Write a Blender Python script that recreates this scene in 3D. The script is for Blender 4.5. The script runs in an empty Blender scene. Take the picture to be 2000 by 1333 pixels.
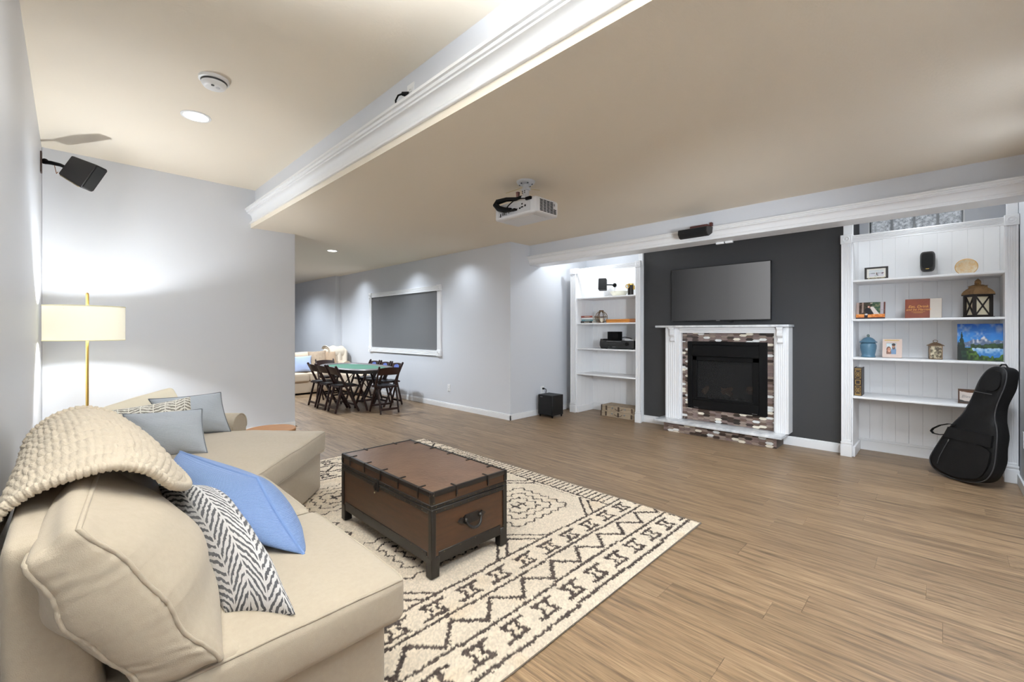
import bpy, bmesh, math, random
import numpy as np
from mathutils import Vector, Matrix

random.seed(7)
rng = np.random.default_rng(11)
R = math.radians
C = bpy.context.collection
scene = bpy.context.scene

# ------------------------------------------------------------------ camera
cam_d = bpy.data.cameras.new('camera')
cam = bpy.data.objects.new('camera', cam_d)
C.objects.link(cam)
cam.location = (0, 0, 1.3)
cam.rotation_euler = (R(90), 0, R(-45.4))
cam_d.sensor_width = 36.0
cam_d.lens = 852.0 / 2000.0 * 36.0
cam_d.shift_y = -(666.5 - 647.0) / 2000.0
cam_d.clip_start = 0.02
scene.camera = cam

# ------------------------------------------------------------------ world (daylight, seen only through the glass blocks)
world = bpy.data.worlds.new('world')
scene.world = world
world.use_nodes = True
world.node_tree.nodes['Background'].inputs[0].default_value = (0.80, 0.84, 0.90, 1)
world.node_tree.nodes['Background'].inputs[1].default_value = 1.1

# ------------------------------------------------------------------ colour / exposure
vs = scene.view_settings
vs.view_transform = 'Standard'
vs.look = 'None'
vs.gamma = 1.0
vs.use_curve_mapping = False
vs.exposure = 0.19
scene.cycles.max_bounces = 10
scene.cycles.diffuse_bounces = 6
scene.cycles.sample_clamp_indirect = 6.0


def light(name, kind, loc, power, size=0.1, rot=(0, 0, 0), col=(1, 1, 1), spot=None, blend=0.5, size_y=None):
    d = bpy.data.lights.new(name, kind)
    d.energy = power
    d.color = col
    if kind == 'AREA':
        d.size = size
        if size_y:
            d.shape = 'RECTANGLE'
            d.size_y = size_y
        else:
            d.shape = 'DISK'
    else:
        d.shadow_soft_size = size
    if kind == 'SPOT':
        d.spot_size = R(spot)
        d.spot_blend = blend
    o = bpy.data.objects.new(name, d)
    o.location = loc
    o.rotation_euler = rot
    C.objects.link(o)
    return o


# recessed lamps of the room (tray ceiling, low ceiling, valance above the bookcases)
COOL = (0.83, 0.915, 1.0)
for y, p in ((4.40, 74), (2.55, 16), (0.75, 4)):
    light('tray_lamp', 'SPOT', (0.735, y, 3.05), p, 0.08, col=COOL, spot=150, blend=0.9)
for x, y, p in ((2.98, 7.02, 250), (2.98, 9.05, 240), (3.2, 11.2, 160)):
    light('game_room_lamp', 'SPOT', (x, y, 2.57), p, 0.08, col=COOL, spot=156, blend=0.8)
for y in (5.45, 6.90, 8.95):
    light('wall_wash_lamp', 'SPOT', (4.08, y, 2.585), 34, 0.05, col=COOL, spot=140, blend=1.0)
for y, p in ((3.80, 17), (0.15, 6.5)):
    light('valance_lamp', 'POINT', (5.55, y, 2.52), p, 0.05, col=COOL)
# added fill spots under the low ceiling by the right wall, out of the frame
for x, p in ((2.2, 45), (3.4, 125), (4.2, 125)):
    light('low_ceiling_fill', 'SPOT', (x, -0.36, 2.5), p, 0.15, rot=(R(16), 0, 0), col=COOL, spot=150, blend=1.0)
# added unseen fill: one turned up at the tray ceiling, one to the fireplace wall
bf = light('bounce_fill', 'AREA', (0.38, 0.74, 2.38), 255, 0.6, rot=(R(180), 0, 0), col=COOL, size_y=0.9)
bf.data.spread = R(138)
fl = light('wall_fill', 'SPOT', (1.9, -0.36, 1.55), 440, 0.30, col=COOL, spot=72, blend=1.0)
fl.rotation_euler = (Vector((5.8, 2.6, 1.15)) - Vector((1.9, -0.36, 1.55))).to_track_quat('-Z', 'Y').to_euler()


# ------------------------------------------------------------------ helpers: colours and materials
def lin(c):
    out = []
    for v in c[:3]:
        v = v / 255.0
        out.append(v / 12.92 if v <= 0.04045 else ((v + 0.055) / 1.055) ** 2.4)
    return tuple(out) + (1.0,)


MATS = {}


def mat(name, col, rough=0.5, metal=0.0, spec=0.5, var=None, bump=None, stretch=(1, 1, 1), rnd=0.0, coat=0.0, coords='Object', sheen=0.0):
    """Principled material. var=(scale, amount, second colour), bump=(scale, strength)."""
    if name in MATS:
        return MATS[name]
    m = bpy.data.materials.new(name)
    m.use_nodes = True
    nt = m.node_tree
    N, L = nt.nodes, nt.links
    b = N['Principled BSDF']
    b.inputs['Base Color'].default_value = lin(col)
    b.inputs['Roughness'].default_value = rough
    b.inputs['Metallic'].default_value = metal
    b.inputs['Specular IOR Level'].default_value = spec
    b.inputs['Coat Weight'].default_value = coat
    if sheen:
        b.inputs['Sheen Weight'].default_value = sheen
    mp = None
    if var or bump:
        tc = N.new('ShaderNodeTexCoord')
        mp = N.new('ShaderNodeMapping')
        mp.inputs['Scale'].default_value = stretch
        L.new(tc.outputs[coords], mp.inputs['Vector'])
    src = None
    if var:
        n = N.new('ShaderNodeTexNoise')
        n.inputs['Scale'].default_value = var[0]
        n.inputs['Detail'].default_value = 5
        n.inputs['Roughness'].default_value = 0.6
        L.new(mp.outputs[0], n.inputs['Vector'])
        r = N.new('ShaderNodeValToRGB')
        r.color_ramp.elements[0].position = 0.5 - 0.5 * var[1]
        r.color_ramp.elements[1].position = 0.5 + 0.5 * var[1]
        r.color_ramp.elements[0].color = lin(col)
        r.color_ramp.elements[1].color = lin(var[2])
        L.new(n.outputs['Fac'], r.inputs['Fac'])
        src = r.outputs['Color']
        L.new(src, b.inputs['Base Color'])
    if rnd:
        oi = N.new('ShaderNodeObjectInfo')
        hs = N.new('ShaderNodeHueSaturation')
        mr = N.new('ShaderNodeMapRange')
        mr.inputs['To Min'].default_value = 1 - rnd
        mr.inputs['To Max'].default_value = 1 + rnd
        L.new(oi.outputs['Random'], mr.inputs['Value'])
        L.new(mr.outputs[0], hs.inputs['Value'])
        if src:
            L.new(src, hs.inputs['Color'])
        else:
            hs.inputs['Color'].default_value = lin(col)
        L.new(hs.outputs[0], b.inputs['Base Color'])
    if bump:
        n2 = N.new('ShaderNodeTexNoise')
        n2.inputs['Scale'].default_value = bump[0]
        n2.inputs['Detail'].default_value = 3
        L.new(mp.outputs[0], n2.inputs['Vector'])
        bp = N.new('ShaderNodeBump')
        bp.inputs['Strength'].default_value = bump[1]
        bp.inputs['Distance'].default_value = 0.004
        L.new(n2.outputs['Fac'], bp.inputs['Height'])
        L.new(bp.outputs[0], b.inputs['Normal'])
    MATS[name] = m
    return m


def emit(name, col, strength):
    if name in MATS:
        return MATS[name]
    m = bpy.data.materials.new(name)
    m.use_nodes = True
    b = m.node_tree.nodes['Principled BSDF']
    b.inputs['Base Color'].default_value = lin(col)
    b.inputs['Emission Color'].default_value = lin(col)
    b.inputs['Emission Strength'].default_value = strength
    MATS[name] = m
    return m


def vcol(name, rough=0.6, spec=0.4, bump=None, sheen=0.0):
    if name in MATS:
        return MATS[name]
    m = mat(name, (200, 200, 200), rough, spec=spec, bump=bump, sheen=sheen)
    a = m.node_tree.nodes.new('ShaderNodeAttribute')
    a.attribute_name = 'Col'
    m.node_tree.links.new(a.outputs['Color'], m.node_tree.nodes['Principled BSDF'].inputs['Base Color'])
    return m


# ------------------------------------------------------------------ helpers: mesh building
def vec(p):
    return Vector(p)


class MB:
    def __init__(self):
        self.bm = bmesh.new()
        self.uvl = None

    def _bev(self, verts, bev, seg):
        edges = list({e for v in verts for e in v.link_edges})
        bmesh.ops.bevel(self.bm, geom=edges, offset=bev, segments=seg, affect='EDGES', profile=0.5)

    def box(self, x0, x1, y0, y1, z0, z1, bev=0.0, seg=1):
        x0, x1 = sorted((x0, x1)); y0, y1 = sorted((y0, y1)); z0, z1 = sorted((z0, z1))
        v = [self.bm.verts.new(p) for p in ((x0, y0, z0), (x1, y0, z0), (x1, y1, z0), (x0, y1, z0), (x0, y0, z1), (x1, y0, z1), (x1, y1, z1), (x0, y1, z1))]
        for f in ((3, 2, 1, 0), (4, 5, 6, 7), (0, 1, 5, 4), (1, 2, 6, 5), (2, 3, 7, 6), (3, 0, 4, 7)):
            self.bm.faces.new([v[i] for i in f])
        if bev > 0:
            self._bev(v, bev, seg)
        return self

    def bar(self, p0, p1, w, t, up=(0, 0, 1), bev=0.0):
        """rectangular bar from p0 to p1, w across (perpendicular to up), t along up"""
        p0, p1 = vec(p0), vec(p1)
        d = (p1 - p0).normalized()
        s = d.cross(vec(up))
        if s.length < 1e-5:
            s = d.cross(Vector((0, 1, 0)))
        s.normalize()
        u = s.cross(d).normalized()
        v = []
        for p in (p0, p1):
            for a, b in ((-1, -1), (1, -1), (1, 1), (-1, 1)):
                v.append(self.bm.verts.new(p + s * (a * w / 2) + u * (b * t / 2)))
        for f in ((3, 2, 1, 0), (4, 5, 6, 7), (0, 1, 5, 4), (1, 2, 6, 5), (2, 3, 7, 6), (3, 0, 4, 7)):
            self.bm.faces.new([v[i] for i in f])
        if bev > 0:
            self._bev(v, bev, 1)
        return self

    def tube(self, pts, r, n=8, closed=False, cap=True):
        pts = [vec(p) for p in pts]
        m = len(pts)
        rs = r if isinstance(r, (list, tuple)) else [r] * m
        rings = []
        prev = None
        for i, p in enumerate(pts):
            if closed:
                t = (pts[(i + 1) % m] - pts[i - 1])
            else:
                t = pts[min(i + 1, m - 1)] - pts[max(i - 1, 0)]
            if t.length < 1e-9:
                t = Vector((0, 0, 1))
            t.normalize()
            if prev is None:
                a = t.cross(Vector((0, 0, 1)))
                if a.length < 1e-3:
                    a = t.cross(Vector((0, 1, 0)))
            else:
                a = prev - t * prev.dot(t)
                if a.length < 1e-6:
                    a = t.orthogonal()
            a.normalize()
            prev = a
            b = t.cross(a)
            rings.append([self.bm.verts.new(p + (a * math.cos(2 * math.pi * k / n) + b * math.sin(2 * math.pi * k / n)) * rs[i]) for k in range(n)])
        for i in range(m if closed else m - 1):
            A, B = rings[i], rings[(i + 1) % m]
            for k in range(n):
                self.bm.faces.new((A[k], A[(k + 1) % n], B[(k + 1) % n], B[k]))
        if cap and not closed:
            self.bm.faces.new(list(reversed(rings[0])))
            self.bm.faces.new(rings[-1])
        return self

    def cyl(self, p0, p1, r0, r1=None, n=20):
        return self.tube([p0, p1], [r0, r0 if r1 is None else r1], n)

    def lathe(self, c, prof, n=28, sx=1.0, sy=1.0):
        c = vec(c)
        rings = []
        for r, z in prof:
            r = max(r, 1e-4)
            rings.append([self.bm.verts.new(c + Vector((r * sx * math.cos(2 * math.pi * k / n), r * sy * math.sin(2 * math.pi * k / n), z))) for k in range(n)])
        for A, B in zip(rings[:-1], rings[1:]):
            for k in range(n):
                self.bm.faces.new((A[k], A[(k + 1) % n], B[(k + 1) % n], B[k]))
        self.bm.faces.new(list(reversed(rings[0])))
        self.bm.faces.new(rings[-1])
        return self

    def prism(self, poly, v):
        """polygon of 3D points extruded by vector v"""
        v = vec(v)
        a = [self.bm.verts.new(vec(p)) for p in poly]
        b = [self.bm.verts.new(vec(p) + v) for p in poly]
        n = len(a)
        self.bm.faces.new(list(reversed(a)))
        self.bm.faces.new(b)
        for i in range(n):
            self.bm.faces.new((a[i], a[(i + 1) % n], b[(i + 1) % n], b[i]))
        return self

    def grid(self, P, closed_u=False, closed_v=False, uv=False, flip=False):
        """P: array (nu, nv, 3)"""
        nu, nv = P.shape[:2]
        V = [[self.bm.verts.new(P[i, j]) for j in range(nv)] for i in range(nu)]
        if uv and self.uvl is None:
            self.uvl = self.bm.loops.layers.uv.new('UVMap')
        for i in range(nu if closed_u else nu - 1):
            for j in range(nv if closed_v else nv - 1):
                q = [(i, j), ((i + 1) % nu, j), ((i + 1) % nu, (j + 1) % nv), (i, (j + 1) % nv)]
                if flip:
                    q.reverse()
                try:
                    f = self.bm.faces.new([V[a][b] for a, b in q])
                except ValueError:
                    continue
                if uv:
                    for lp, (a, b) in zip(f.loops, q):
                        lp[self.uvl].uv = (a / (nu - 1), b / (nv - 1))
        return self

    def ball(self, c, r, n=10, scale=(1, 1, 1)):
        c = vec(c)
        mtx = Matrix.Translation(c) @ Matrix.Diagonal((r * scale[0], r * scale[1], r * scale[2], 1))
        bmesh.ops.create_uvsphere(self.bm, u_segments=n, v_segments=max(4, n // 2 + 1), radius=1.0, matrix=mtx)
        return self

    def xform(self, M):
        bmesh.ops.transform(self.bm, matrix=M, verts=self.bm.verts)
        return self


ROOT = {}


def tag(o, label=None, cat=None, group=None, kind=None):
    if label: o['label'] = label
    if cat: o['category'] = cat
    if group: o['group'] = group
    if kind: o['kind'] = kind
    return o


def thing(name, label, cat, loc=(0, 0, 0), rz=0.0, group=None):
    o = bpy.data.objects.new(name, None)
    o.empty_display_size = 0.1
    C.objects.link(o)
    o.location = loc
    o.rotation_euler = (0, 0, rz)
    tag(o, label, cat, group)
    ROOT[o.name] = Matrix.Translation(vec(loc)) @ Matrix.Rotation(rz, 4, 'Z')
    return o


def part(name, mb, m, parent=None, local=False, label=None, kind=None, smooth=True, angle=38, me=None):
    """link one mesh object; its geometry is given in room coordinates unless local"""
    if me is None:
        bmesh.ops.recalc_face_normals(mb.bm, faces=mb.bm.faces)
        if parent is not None and not local:
            mb.xform(ROOT[parent.name].inverted())
        me = bpy.data.meshes.new(name)
        mb.bm.to_mesh(me)
        mb.bm.free()
        if smooth:
            me.polygons.foreach_set('use_smooth', [True] * len(me.polygons))
            me.set_sharp_from_angle(angle=R(angle))
        me.materials.append(m)
    o = bpy.data.objects.new(name, me)
    C.objects.link(o)
    if parent is not None:
        o.parent = parent
        ROOT[o.name] = ROOT[parent.name]
    else:
        ROOT[o.name] = Matrix.Identity(4)
    if label: o['label'] = label
    if kind: o['kind'] = kind
    return o


def struct(name, mb, m, parent=None, **k):
    return part(name, mb, m, parent, kind=None if parent else 'structure', **k)


def kids(o):
    return list(o.children)


def dup(src, loc, rz, label, group=None, name=None):
    def cp(o, par):
        c = o.copy()
        C.objects.link(c)
        c.parent = par
        for ch in kids(o):
            cp(ch, c)
        return c
    c = cp(src, None)
    c.location = loc
    c.rotation_euler = (0, 0, rz)
    c['label'] = label
    if group: c['group'] = group
    ROOT[c.name] = Matrix.Translation(vec(loc)) @ Matrix.Rotation(rz, 4, 'Z')
    return c


def text(s, size, M, m, parent, name='lettering', extrude=0.0006, align='CENTER', shear=0.0):
    cu = bpy.data.curves.new(name, 'FONT')
    cu.body = s
    cu.size = size
    cu.extrude = extrude
    cu.align_x = align
    cu.align_y = 'CENTER'
    cu.shear = shear
    tmp = bpy.data.objects.new('tmp', cu)
    C.objects.link(tmp)
    bpy.context.view_layer.update()
    me = bpy.data.meshes.new_from_object(tmp.evaluated_get(bpy.context.evaluated_depsgraph_get()))
    bpy.data.objects.remove(tmp)
    bpy.data.curves.remove(cu)
    me.transform(ROOT[parent.name].inverted() @ M)
    me.name = name
    me.materials.clear()
    me.materials.append(m)
    return part(name, None, m, parent, me=me, kind='stuff')


def frame_m(o, ax, ay):
    ax, ay = vec(ax).normalized(), vec(ay).normalized()
    az = ax.cross(ay)
    M = Matrix((ax, ay, az)).transposed().to_4x4()
    M.translation = vec(o)
    return M


def smoothnoise(shape, cells, amp, seed):
    """cheap smooth 2-D noise on a grid"""
    g = np.random.default_rng(seed).uniform(-1, 1, (cells[0] + 2, cells[1] + 2))
    a = np.linspace(0, cells[0], shape[0]); b = np.linspace(0, cells[1], shape[1])
    i = np.minimum(a.astype(int), cells[0]); j = np.minimum(b.astype(int), cells[1])
    fa = (a - i)[:, None]; fb = (b - j)[None, :]
    fa = fa * fa * (3 - 2 * fa); fb = fb * fb * (3 - 2 * fb)
    G = lambda di, dj: g[np.minimum(i + di, cells[0] + 1)[:, None], np.minimum(j + dj, cells[1] + 1)[None, :]]
    return amp * ((G(0, 0) * (1 - fa) + G(1, 0) * fa) * (1 - fb) + (G(0, 1) * (1 - fa) + G(1, 1) * fa) * fb)


def picture(name, corner, ax, ay, w, h, fn, nu, nv, m, parent, thick=0.002):
    """flat picture with its own colours; fn(u, v) -> (...,3) sRGB 0-255, u along ax, v along ay"""
    corner, ax, ay = vec(corner), vec(ax).normalized(), vec(ay).normalized()
    us, vs_ = np.meshgrid(np.linspace(0, 1, nu), np.linspace(0, 1, nv), indexing='ij')
    P = np.array(corner)[None, None] + us[..., None] * np.array(ax) * w + vs_[..., None] * np.array(ay) * h
    mb = MB()
    mb.grid(P)
    o = part(name, mb, m, parent, smooth=False)
    col = np.clip(fn(us, vs_), 0, 255) / 255.0
    col = np.where(col <= 0.04045, col / 12.92, ((col + 0.055) / 1.055) ** 2.4)
    a = o.data.color_attributes.new('Col', 'FLOAT_COLOR', 'POINT')
    buf = np.ones((nu * nv, 4), np.float32)
    buf[:, :3] = col.reshape(-1, 3)
    a.data.foreach_set('color', buf.ravel())
    return o


# camera-diagonal frame used only for furniture that stands at 45 degrees in the room
ED, EL = Vector((0.712, 0.702, 0)), Vector((0.702, -0.712, 0))


def dl(d, l, z):
    return ED * d + EL * l + Vector((0, 0, z))


# ------------------------------------------------------------------ materials of the room
wall_m = mat('wall_paint', (210, 212, 217), 0.55, spec=0.35, bump=(90, 0.06))
wall_left_m = mat('wall_paint_satin', (214, 216, 221), 0.42, spec=0.4, bump=(16, 0.10), stretch=(1, 2.2, 0.25))
char_m = mat('charcoal_paint', (55, 55, 56), 0.6, spec=0.3, bump=(80, 0.08))
board_m = mat('grey_panel_paint', (108, 108, 109), 0.55, spec=0.3, bump=(60, 0.05))
ceil_m = mat('ceiling_beige', (230, 220, 204), 0.8, spec=0.2, bump=(30, 0.30), stretch=(1.0, 5.0, 1))
trim_m = mat('white_trim', (232, 232, 233), 0.35, spec=0.45)
shelf_m = mat('white_shelf', (238, 238, 239), 0.45, spec=0.4)
sub_m = mat('subfloor', (60, 48, 38), 0.9)

# ------------------------------------------------------------------ floor and planks
floor = struct('floor', MB().box(-0.34, 6.55, -0.6, 13.4, -0.08, -0.0135), sub_m)


def plank_material():
    m = bpy.data.materials.new('oak_plank')
    m.use_nodes = True
    N, L = m.node_tree.nodes, m.node_tree.links
    b = N['Principled BSDF']
    tc = N.new('ShaderNodeTexCoord'); oi = N.new('ShaderNodeObjectInfo')
    add = N.new('ShaderNodeVectorMath'); add.operation = 'ADD'
    sc = N.new('ShaderNodeVectorMath'); sc.operation = 'SCALE'
    cmb = N.new('ShaderNodeCombineXYZ')
    L.new(oi.outputs['Random'], cmb.inputs[0]); L.new(oi.outputs['Random'], cmb.inputs[1])
    L.new(cmb.outputs[0], sc.inputs[0]); sc.inputs['Scale'].default_value = 37.0
    L.new(tc.outputs['Object'], add.inputs[0]); L.new(sc.outputs[0], add.inputs[1])
    mp = N.new('ShaderNodeMapping'); mp.inputs['Scale'].default_value = (22, 1.0, 1)
    L.new(add.outputs[0], mp.inputs['Vector'])
    n1 = N.new('ShaderNodeTexNoise'); n1.inputs['Scale'].default_value = 1.6; n1.inputs['Detail'].default_value = 7; n1.inputs['Roughness'].default_value = 0.62
    n1.inputs['Distortion'].default_value = 0.25
    L.new(mp.outputs[0], n1.inputs['Vector'])
    r1 = N.new('ShaderNodeValToRGB')
    e = r1.color_ramp.elements
    e[0].position = 0.30; e[0].color = lin((84, 67, 51))
    e[1].position = 0.72; e[1].color = lin((162, 138, 109))
    mid = r1.color_ramp.elements.new(0.5); mid.color = lin((140, 116, 90))
    L.new(n1.outputs['Fac'], r1.inputs['Fac'])
    mp2 = N.new('ShaderNodeMapping'); mp2.inputs['Scale'].default_value = (120, 5, 1)
    L.new(add.outputs[0], mp2.inputs['Vector'])
    n2 = N.new('ShaderNodeTexNoise'); n2.inputs['Scale'].default_value = 1.5; n2.inputs['Detail'].default_value = 3
    L.new(mp2.outputs[0], n2.inputs['Vector'])
    mix = N.new('ShaderNodeMix'); mix.data_type = 'RGBA'; mix.blend_type = 'MULTIPLY'
    r2 = N.new('ShaderNodeValToRGB')
    r2.color_ramp.elements[0].position = 0.32; r2.color_ramp.elements[0].color = (0.56, 0.53, 0.50, 1)
    r2.color_ramp.elements[1].position = 0.60; r2.color_ramp.elements[1].color = (1, 1, 1, 1)
    L.new(n2.outputs['Fac'], r2.inputs['Fac'])
    mix.inputs['Factor'].default_value = 0.8
    L.new(r1.outputs['Color'], mix.inputs['A']); L.new(r2.outputs['Color'], mix.inputs['B'])
    hs = N.new('ShaderNodeHueSaturation')
    mr = N.new('ShaderNodeMapRange'); mr.inputs['To Min'].default_value = 0.86; mr.inputs['To Max'].default_value = 1.10
    L.new(oi.outputs['Random'], mr.inputs['Value']); L.new(mr.outputs[0], hs.inputs['Value'])
    L.new(mix.outputs['Result'], hs.inputs['Color']); L.new(hs.outputs[0], b.inputs['Base Color'])
    b.inputs['Roughness'].default_value = 0.42
    b.inputs['Specular IOR Level'].default_value = 0.4
    bp = N.new('ShaderNodeBump'); bp.inputs['Strength'].default_value = 0.12; bp.inputs['Distance'].default_value = 0.002
    L.new(n2.outputs['Fac'], bp.inputs['Height']); L.new(bp.outputs[0], b.inputs['Normal'])
    return m


plank_m = plank_material()
PW, PL = 0.18, 1.22
pmb = MB().box(-PW / 2 + 0.0003, PW / 2 - 0.0003, 0.0003, PL - 0.0003, -0.0125, 0.0, 0.0008)
first = None
x = 0.66 - 5 * PW
row = 0
while x < 6.42:
    if x < 2.12: ya, yb = -0.5, 6.25
    elif x < 4.58: ya, yb = -0.5, 10.6
    else: ya, yb = -0.5, 4.55
    y = ya - random.uniform(0.0, 1.15)
    while y < yb:
        y0, y1 = max(y, ya), min(y + PL, yb)
        farhid = x < 2.5 and y0 > 8.2
        if y1 - y0 > 0.02 and not farhid:
            if first is None:
                first = part('plank', pmb, plank_m, floor, local=True)
                o = first
            else:
                o = part('plank', None, plank_m, floor, me=first.data)
            o.location = (x, y0, 0)
            o.scale = (1, (y1 - y0) / PL, 1)
        y += PL
    x += PW
    row += 1

# ------------------------------------------------------------------ walls and ceilings
XL, YB, XF, XP = -0.19, 6.20, 5.78, 4.50
struct('wall_left', MB().box(XL - 0.15, XL, -0.62, YB + 0.12, -0.08, 3.22), wall_left_m)
struct('wall_back', MB().box(XL, 2.13, YB, YB + 0.12, -0.08, 3.22, 0.004), wall_m)
struct('wall_right', MB().box(XL, 6.55, -0.62, -0.47, -0.08, 3.22), wall_m)
struct('wall_panel', MB().box(XP, XP + 0.15, 4.47, 10.16, -0.08, 2.72), wall_m)
struct('wall_far', MB().box(4.38, 4.38 + 0.27, 10.16, 13.4, -0.08, 2.72), wall_m)
struct('wall_end', MB().box(0.9, 4.7, 13.3, 13.45, -0.08, 2.72), wall_m)
struct('wall_side', MB().box(0.9, 1.05, YB + 0.12, 13.3, -0.08, 2.72), wall_m)
struct('wall_return', MB().box(XP + 0.15, 6.55, 4.47, 4.60, -0.08, 2.72), wall_m)
struct('wall_fireplace', MB().box(XF, 6.40, 0.68, 3.11, -0.08, 2.62), char_m)
# alcove wall with the opening of the glass-block window
WY0, WY1, WZ0, WZ1 = -0.152, 0.588, 2.37, 2.575
ab = MB()
ab.box(6.40, 6.55, -0.47, WY0, -0.08, 2.72).box(6.40, 6.55, WY1, 4.47, -0.08, 2.72)
ab.box(6.40, 6.55, WY0, WY1, -0.08, WZ0).box(6.40, 6.55, WY0, WY1, WZ1 + 0.012, 2.72)
struct('wall_alcove', ab, wall_m)
struct('ceiling_low', MB().box(1.62, 6.55, -0.62, 13.4, 2.60, 2.74).box(0.9, 1.62, YB + 0.12, 13.4, 2.60, 2.74), ceil_m)
struct('ceiling_tray', MB().box(XL - 0.15, 1.80, -0.62, YB + 0.12, 3.08, 3.22), ceil_m)
struct('wall_soffit', MB().box(1.65, 1.80, -0.47, YB, 2.74, 3.08), wall_m)
struct('wall_header', MB().box(4.92, 5.165, -0.47, 4.47, 2.315, 2.62), wall_m)


def crown(x, sign, z0, z1, out, ya, yb, name):
    """crown moulding running along Y; x = wall face, sign = direction it projects"""
    h = z1 - z0
    pr = [(0, 0), (0.12, 0), (0.12, 0.10), (0.20, 0.12), (0.22, 0.20), (0.30, 0.24)]
    for k in range(7):
        a = k / 6 * math.pi / 2
        pr.append((0.30 + 0.38 * (1 - math.cos(a)), 0.26 + 0.40 * math.sin(a)))
    pr += [(0.74, 0.67), (0.74, 0.75), (0.84, 0.77), (0.88, 0.83), (0.88, 0.87), (1.0, 0.89), (1.0, 1.0), (0, 1.0)]
    poly = [(x + sign * a * out, ya, z0 + b * h) for a, b in pr]
    return struct(name, MB().prism(poly, (0, yb - ya, 0)), trim_m, angle=25)


crown(1.65, -1, 2.655, 2.83, 0.115, -0.47, YB, 'trim_1')
struct('trim_2', MB().box(1.60, 1.65, -0.47, YB, 2.595, 2.655), ceil_m)
struct('trim_3', MB().box(1.58, 1.65, -0.47, YB, 2.645, 2.668, 0.004), trim_m)
crown(4.92, -1, 2.30, 2.425, 0.075, -0.47, 4.47, 'trim_4')
struct('trim_5', MB().box(4.905, 5.17, -0.47, 4.47, 2.298, 2.316, 0.004), trim_m)
# white casing strips above the bookcase pilasters
struct('trim_6', MB().box(5.745, XF + 0.02, 0.665, 0.745, 0, 2.60, 0.003), trim_m)
struct('trim_7', MB().box(5.745, XF + 0.02, 3.045, 3.11, 0, 2.60, 0.003), trim_m)
struct('trim_8', MB().box(5.745, 5.80, -0.468, -0.40, 2.29, 2.60, 0.003), trim_m)


def baseboard(name, x0, x1, y0, y1, h=0.085):
    mb = MB().box(x0, x1, y0, y1, 0, h - 0.018, 0.001)
    sx = 0.005 if abs(x1 - x0) < 0.05 else 0
    sy = 0.005 if abs(y1 - y0) < 0.05 else 0
    mb.box(x0 + sx, x1 + 0.0, y0 + sy, y1, h - 0.018, h, 0.003)
    return struct(name, mb, trim_m)


baseboard('baseboard_panel', XP - 0.016, XP, 4.454, 10.16)
baseboard('baseboard_return', XP - 0.016, 6.15, 4.454, 4.47)
baseboard('baseboard_fireplace', XF - 0.016, XF, 0.75, 3.04, 0.10)
rb = MB().box(XL, 5.66, -0.47, -0.454, 0, 0.085, 0.003)
struct('baseboard_right', rb, trim_m)
struct('baseboard_back', MB().box(XL, 2.13, YB - 0.016, YB, 0, 0.085, 0.003), trim_m)

# glass-block window: four blocks in a white reveal
win = struct('window_1', MB().box(6.398, 6.55, WY0 - 0.012, WY0, WZ0, WZ1 + 0.01).box(6.398, 6.55, WY1, WY1 + 0.012, WZ0, WZ1 + 0.01)
             .box(6.398, 6.55, WY0, WY1, WZ1, WZ1 + 0.012), trim_m)


def glass_block_material():
    m = mat('glass_block', (250, 252, 253), 0.12, spec=0.6, var=(36, 0.3, (120, 126, 130)))
    N, L = m.node_tree.nodes, m.node_tree.links
    b = N['Principled BSDF']
    b.inputs['Transmission Weight'].default_value = 0.75
    b.inputs['IOR'].default_value = 1.3
    tc = N.new('ShaderNodeTexCoord'); n = N.new('ShaderNodeTexNoise')
    n.inputs['Scale'].default_value = 42; n.inputs['Detail'].default_value = 2; n.inputs['Distortion'].default_value = 1.5
    L.new(tc.outputs['Object'], n.inputs['Vector'])
    bp = N.new('ShaderNodeBump'); bp.inputs['Strength'].default_value = 1.0; bp.inputs['Distance'].default_value = 0.02
    L.new(n.outputs['Fac'], bp.inputs['Height']); L.new(bp.outputs[0], b.inputs['Normal'])
    return m


gb_m = glass_block_material()
mortar_m = mat('grey_mortar', (172, 174, 176), 0.8)
ww = (WY1 - WY0) / 4
for k in range(4):
    y0 = WY0 + k * ww
    part('glass_block', MB().box(6.47, 6.53, y0 + 0.009, y0 + ww - 0.009, WZ0 + 0.012, WZ1 - 0.012, 0.012, 2), gb_m, win)
gm = MB()
for k in range(5):
    gm.box(6.475, 6.53, WY0 + k * ww - 0.009, WY0 + k * ww + 0.009, WZ0, WZ1)
gm.box(6.475, 6.53, WY0, WY1, WZ1 - 0.012, WZ1).box(6.475, 6.53, WY0, WY1, WZ0, WZ0 + 0.012)
part('mortar_joint', gm, mortar_m, win)

# ------------------------------------------------------------------ built-in bookcases


def fluted(mb, x, y0, y1, z0, z1, vertical=True, n=4, proud=0.02):
    """fluted casing board: n grooves, front face at x (towards -X)"""
    pts = []
    W = (y1 - y0) if vertical else (z1 - z0)
    m = W * 0.13
    g = (W - 2 * m) / n
    pts.append((0, 0)); pts.append((0, -proud))
    t = m
    for k in range(n):
        a = t + g * 0.14; b = t + g * 0.86
        pts += [(a, -proud), (a + g * 0.12, -proud + 0.005), (b - g * 0.12, -proud + 0.005), (b, -proud)]
        t += g
    pts += [(W, -proud), (W, 0)]
    if vertical:
        poly = [(x + proud + q, y0 + p, z0) for p, q in pts]
        mb.prism(poly, (0, 0, z1 - z0))
    else:
        poly = [(x + proud + q, y0, z0 + p) for p, q in pts]
        mb.prism(poly, (0, y1 - y0, 0))
    return mb


BXF, BXB = 5.66, 6.15
SHELF_TOP = (0.628, 1.028, 1.424, 1.824)


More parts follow.
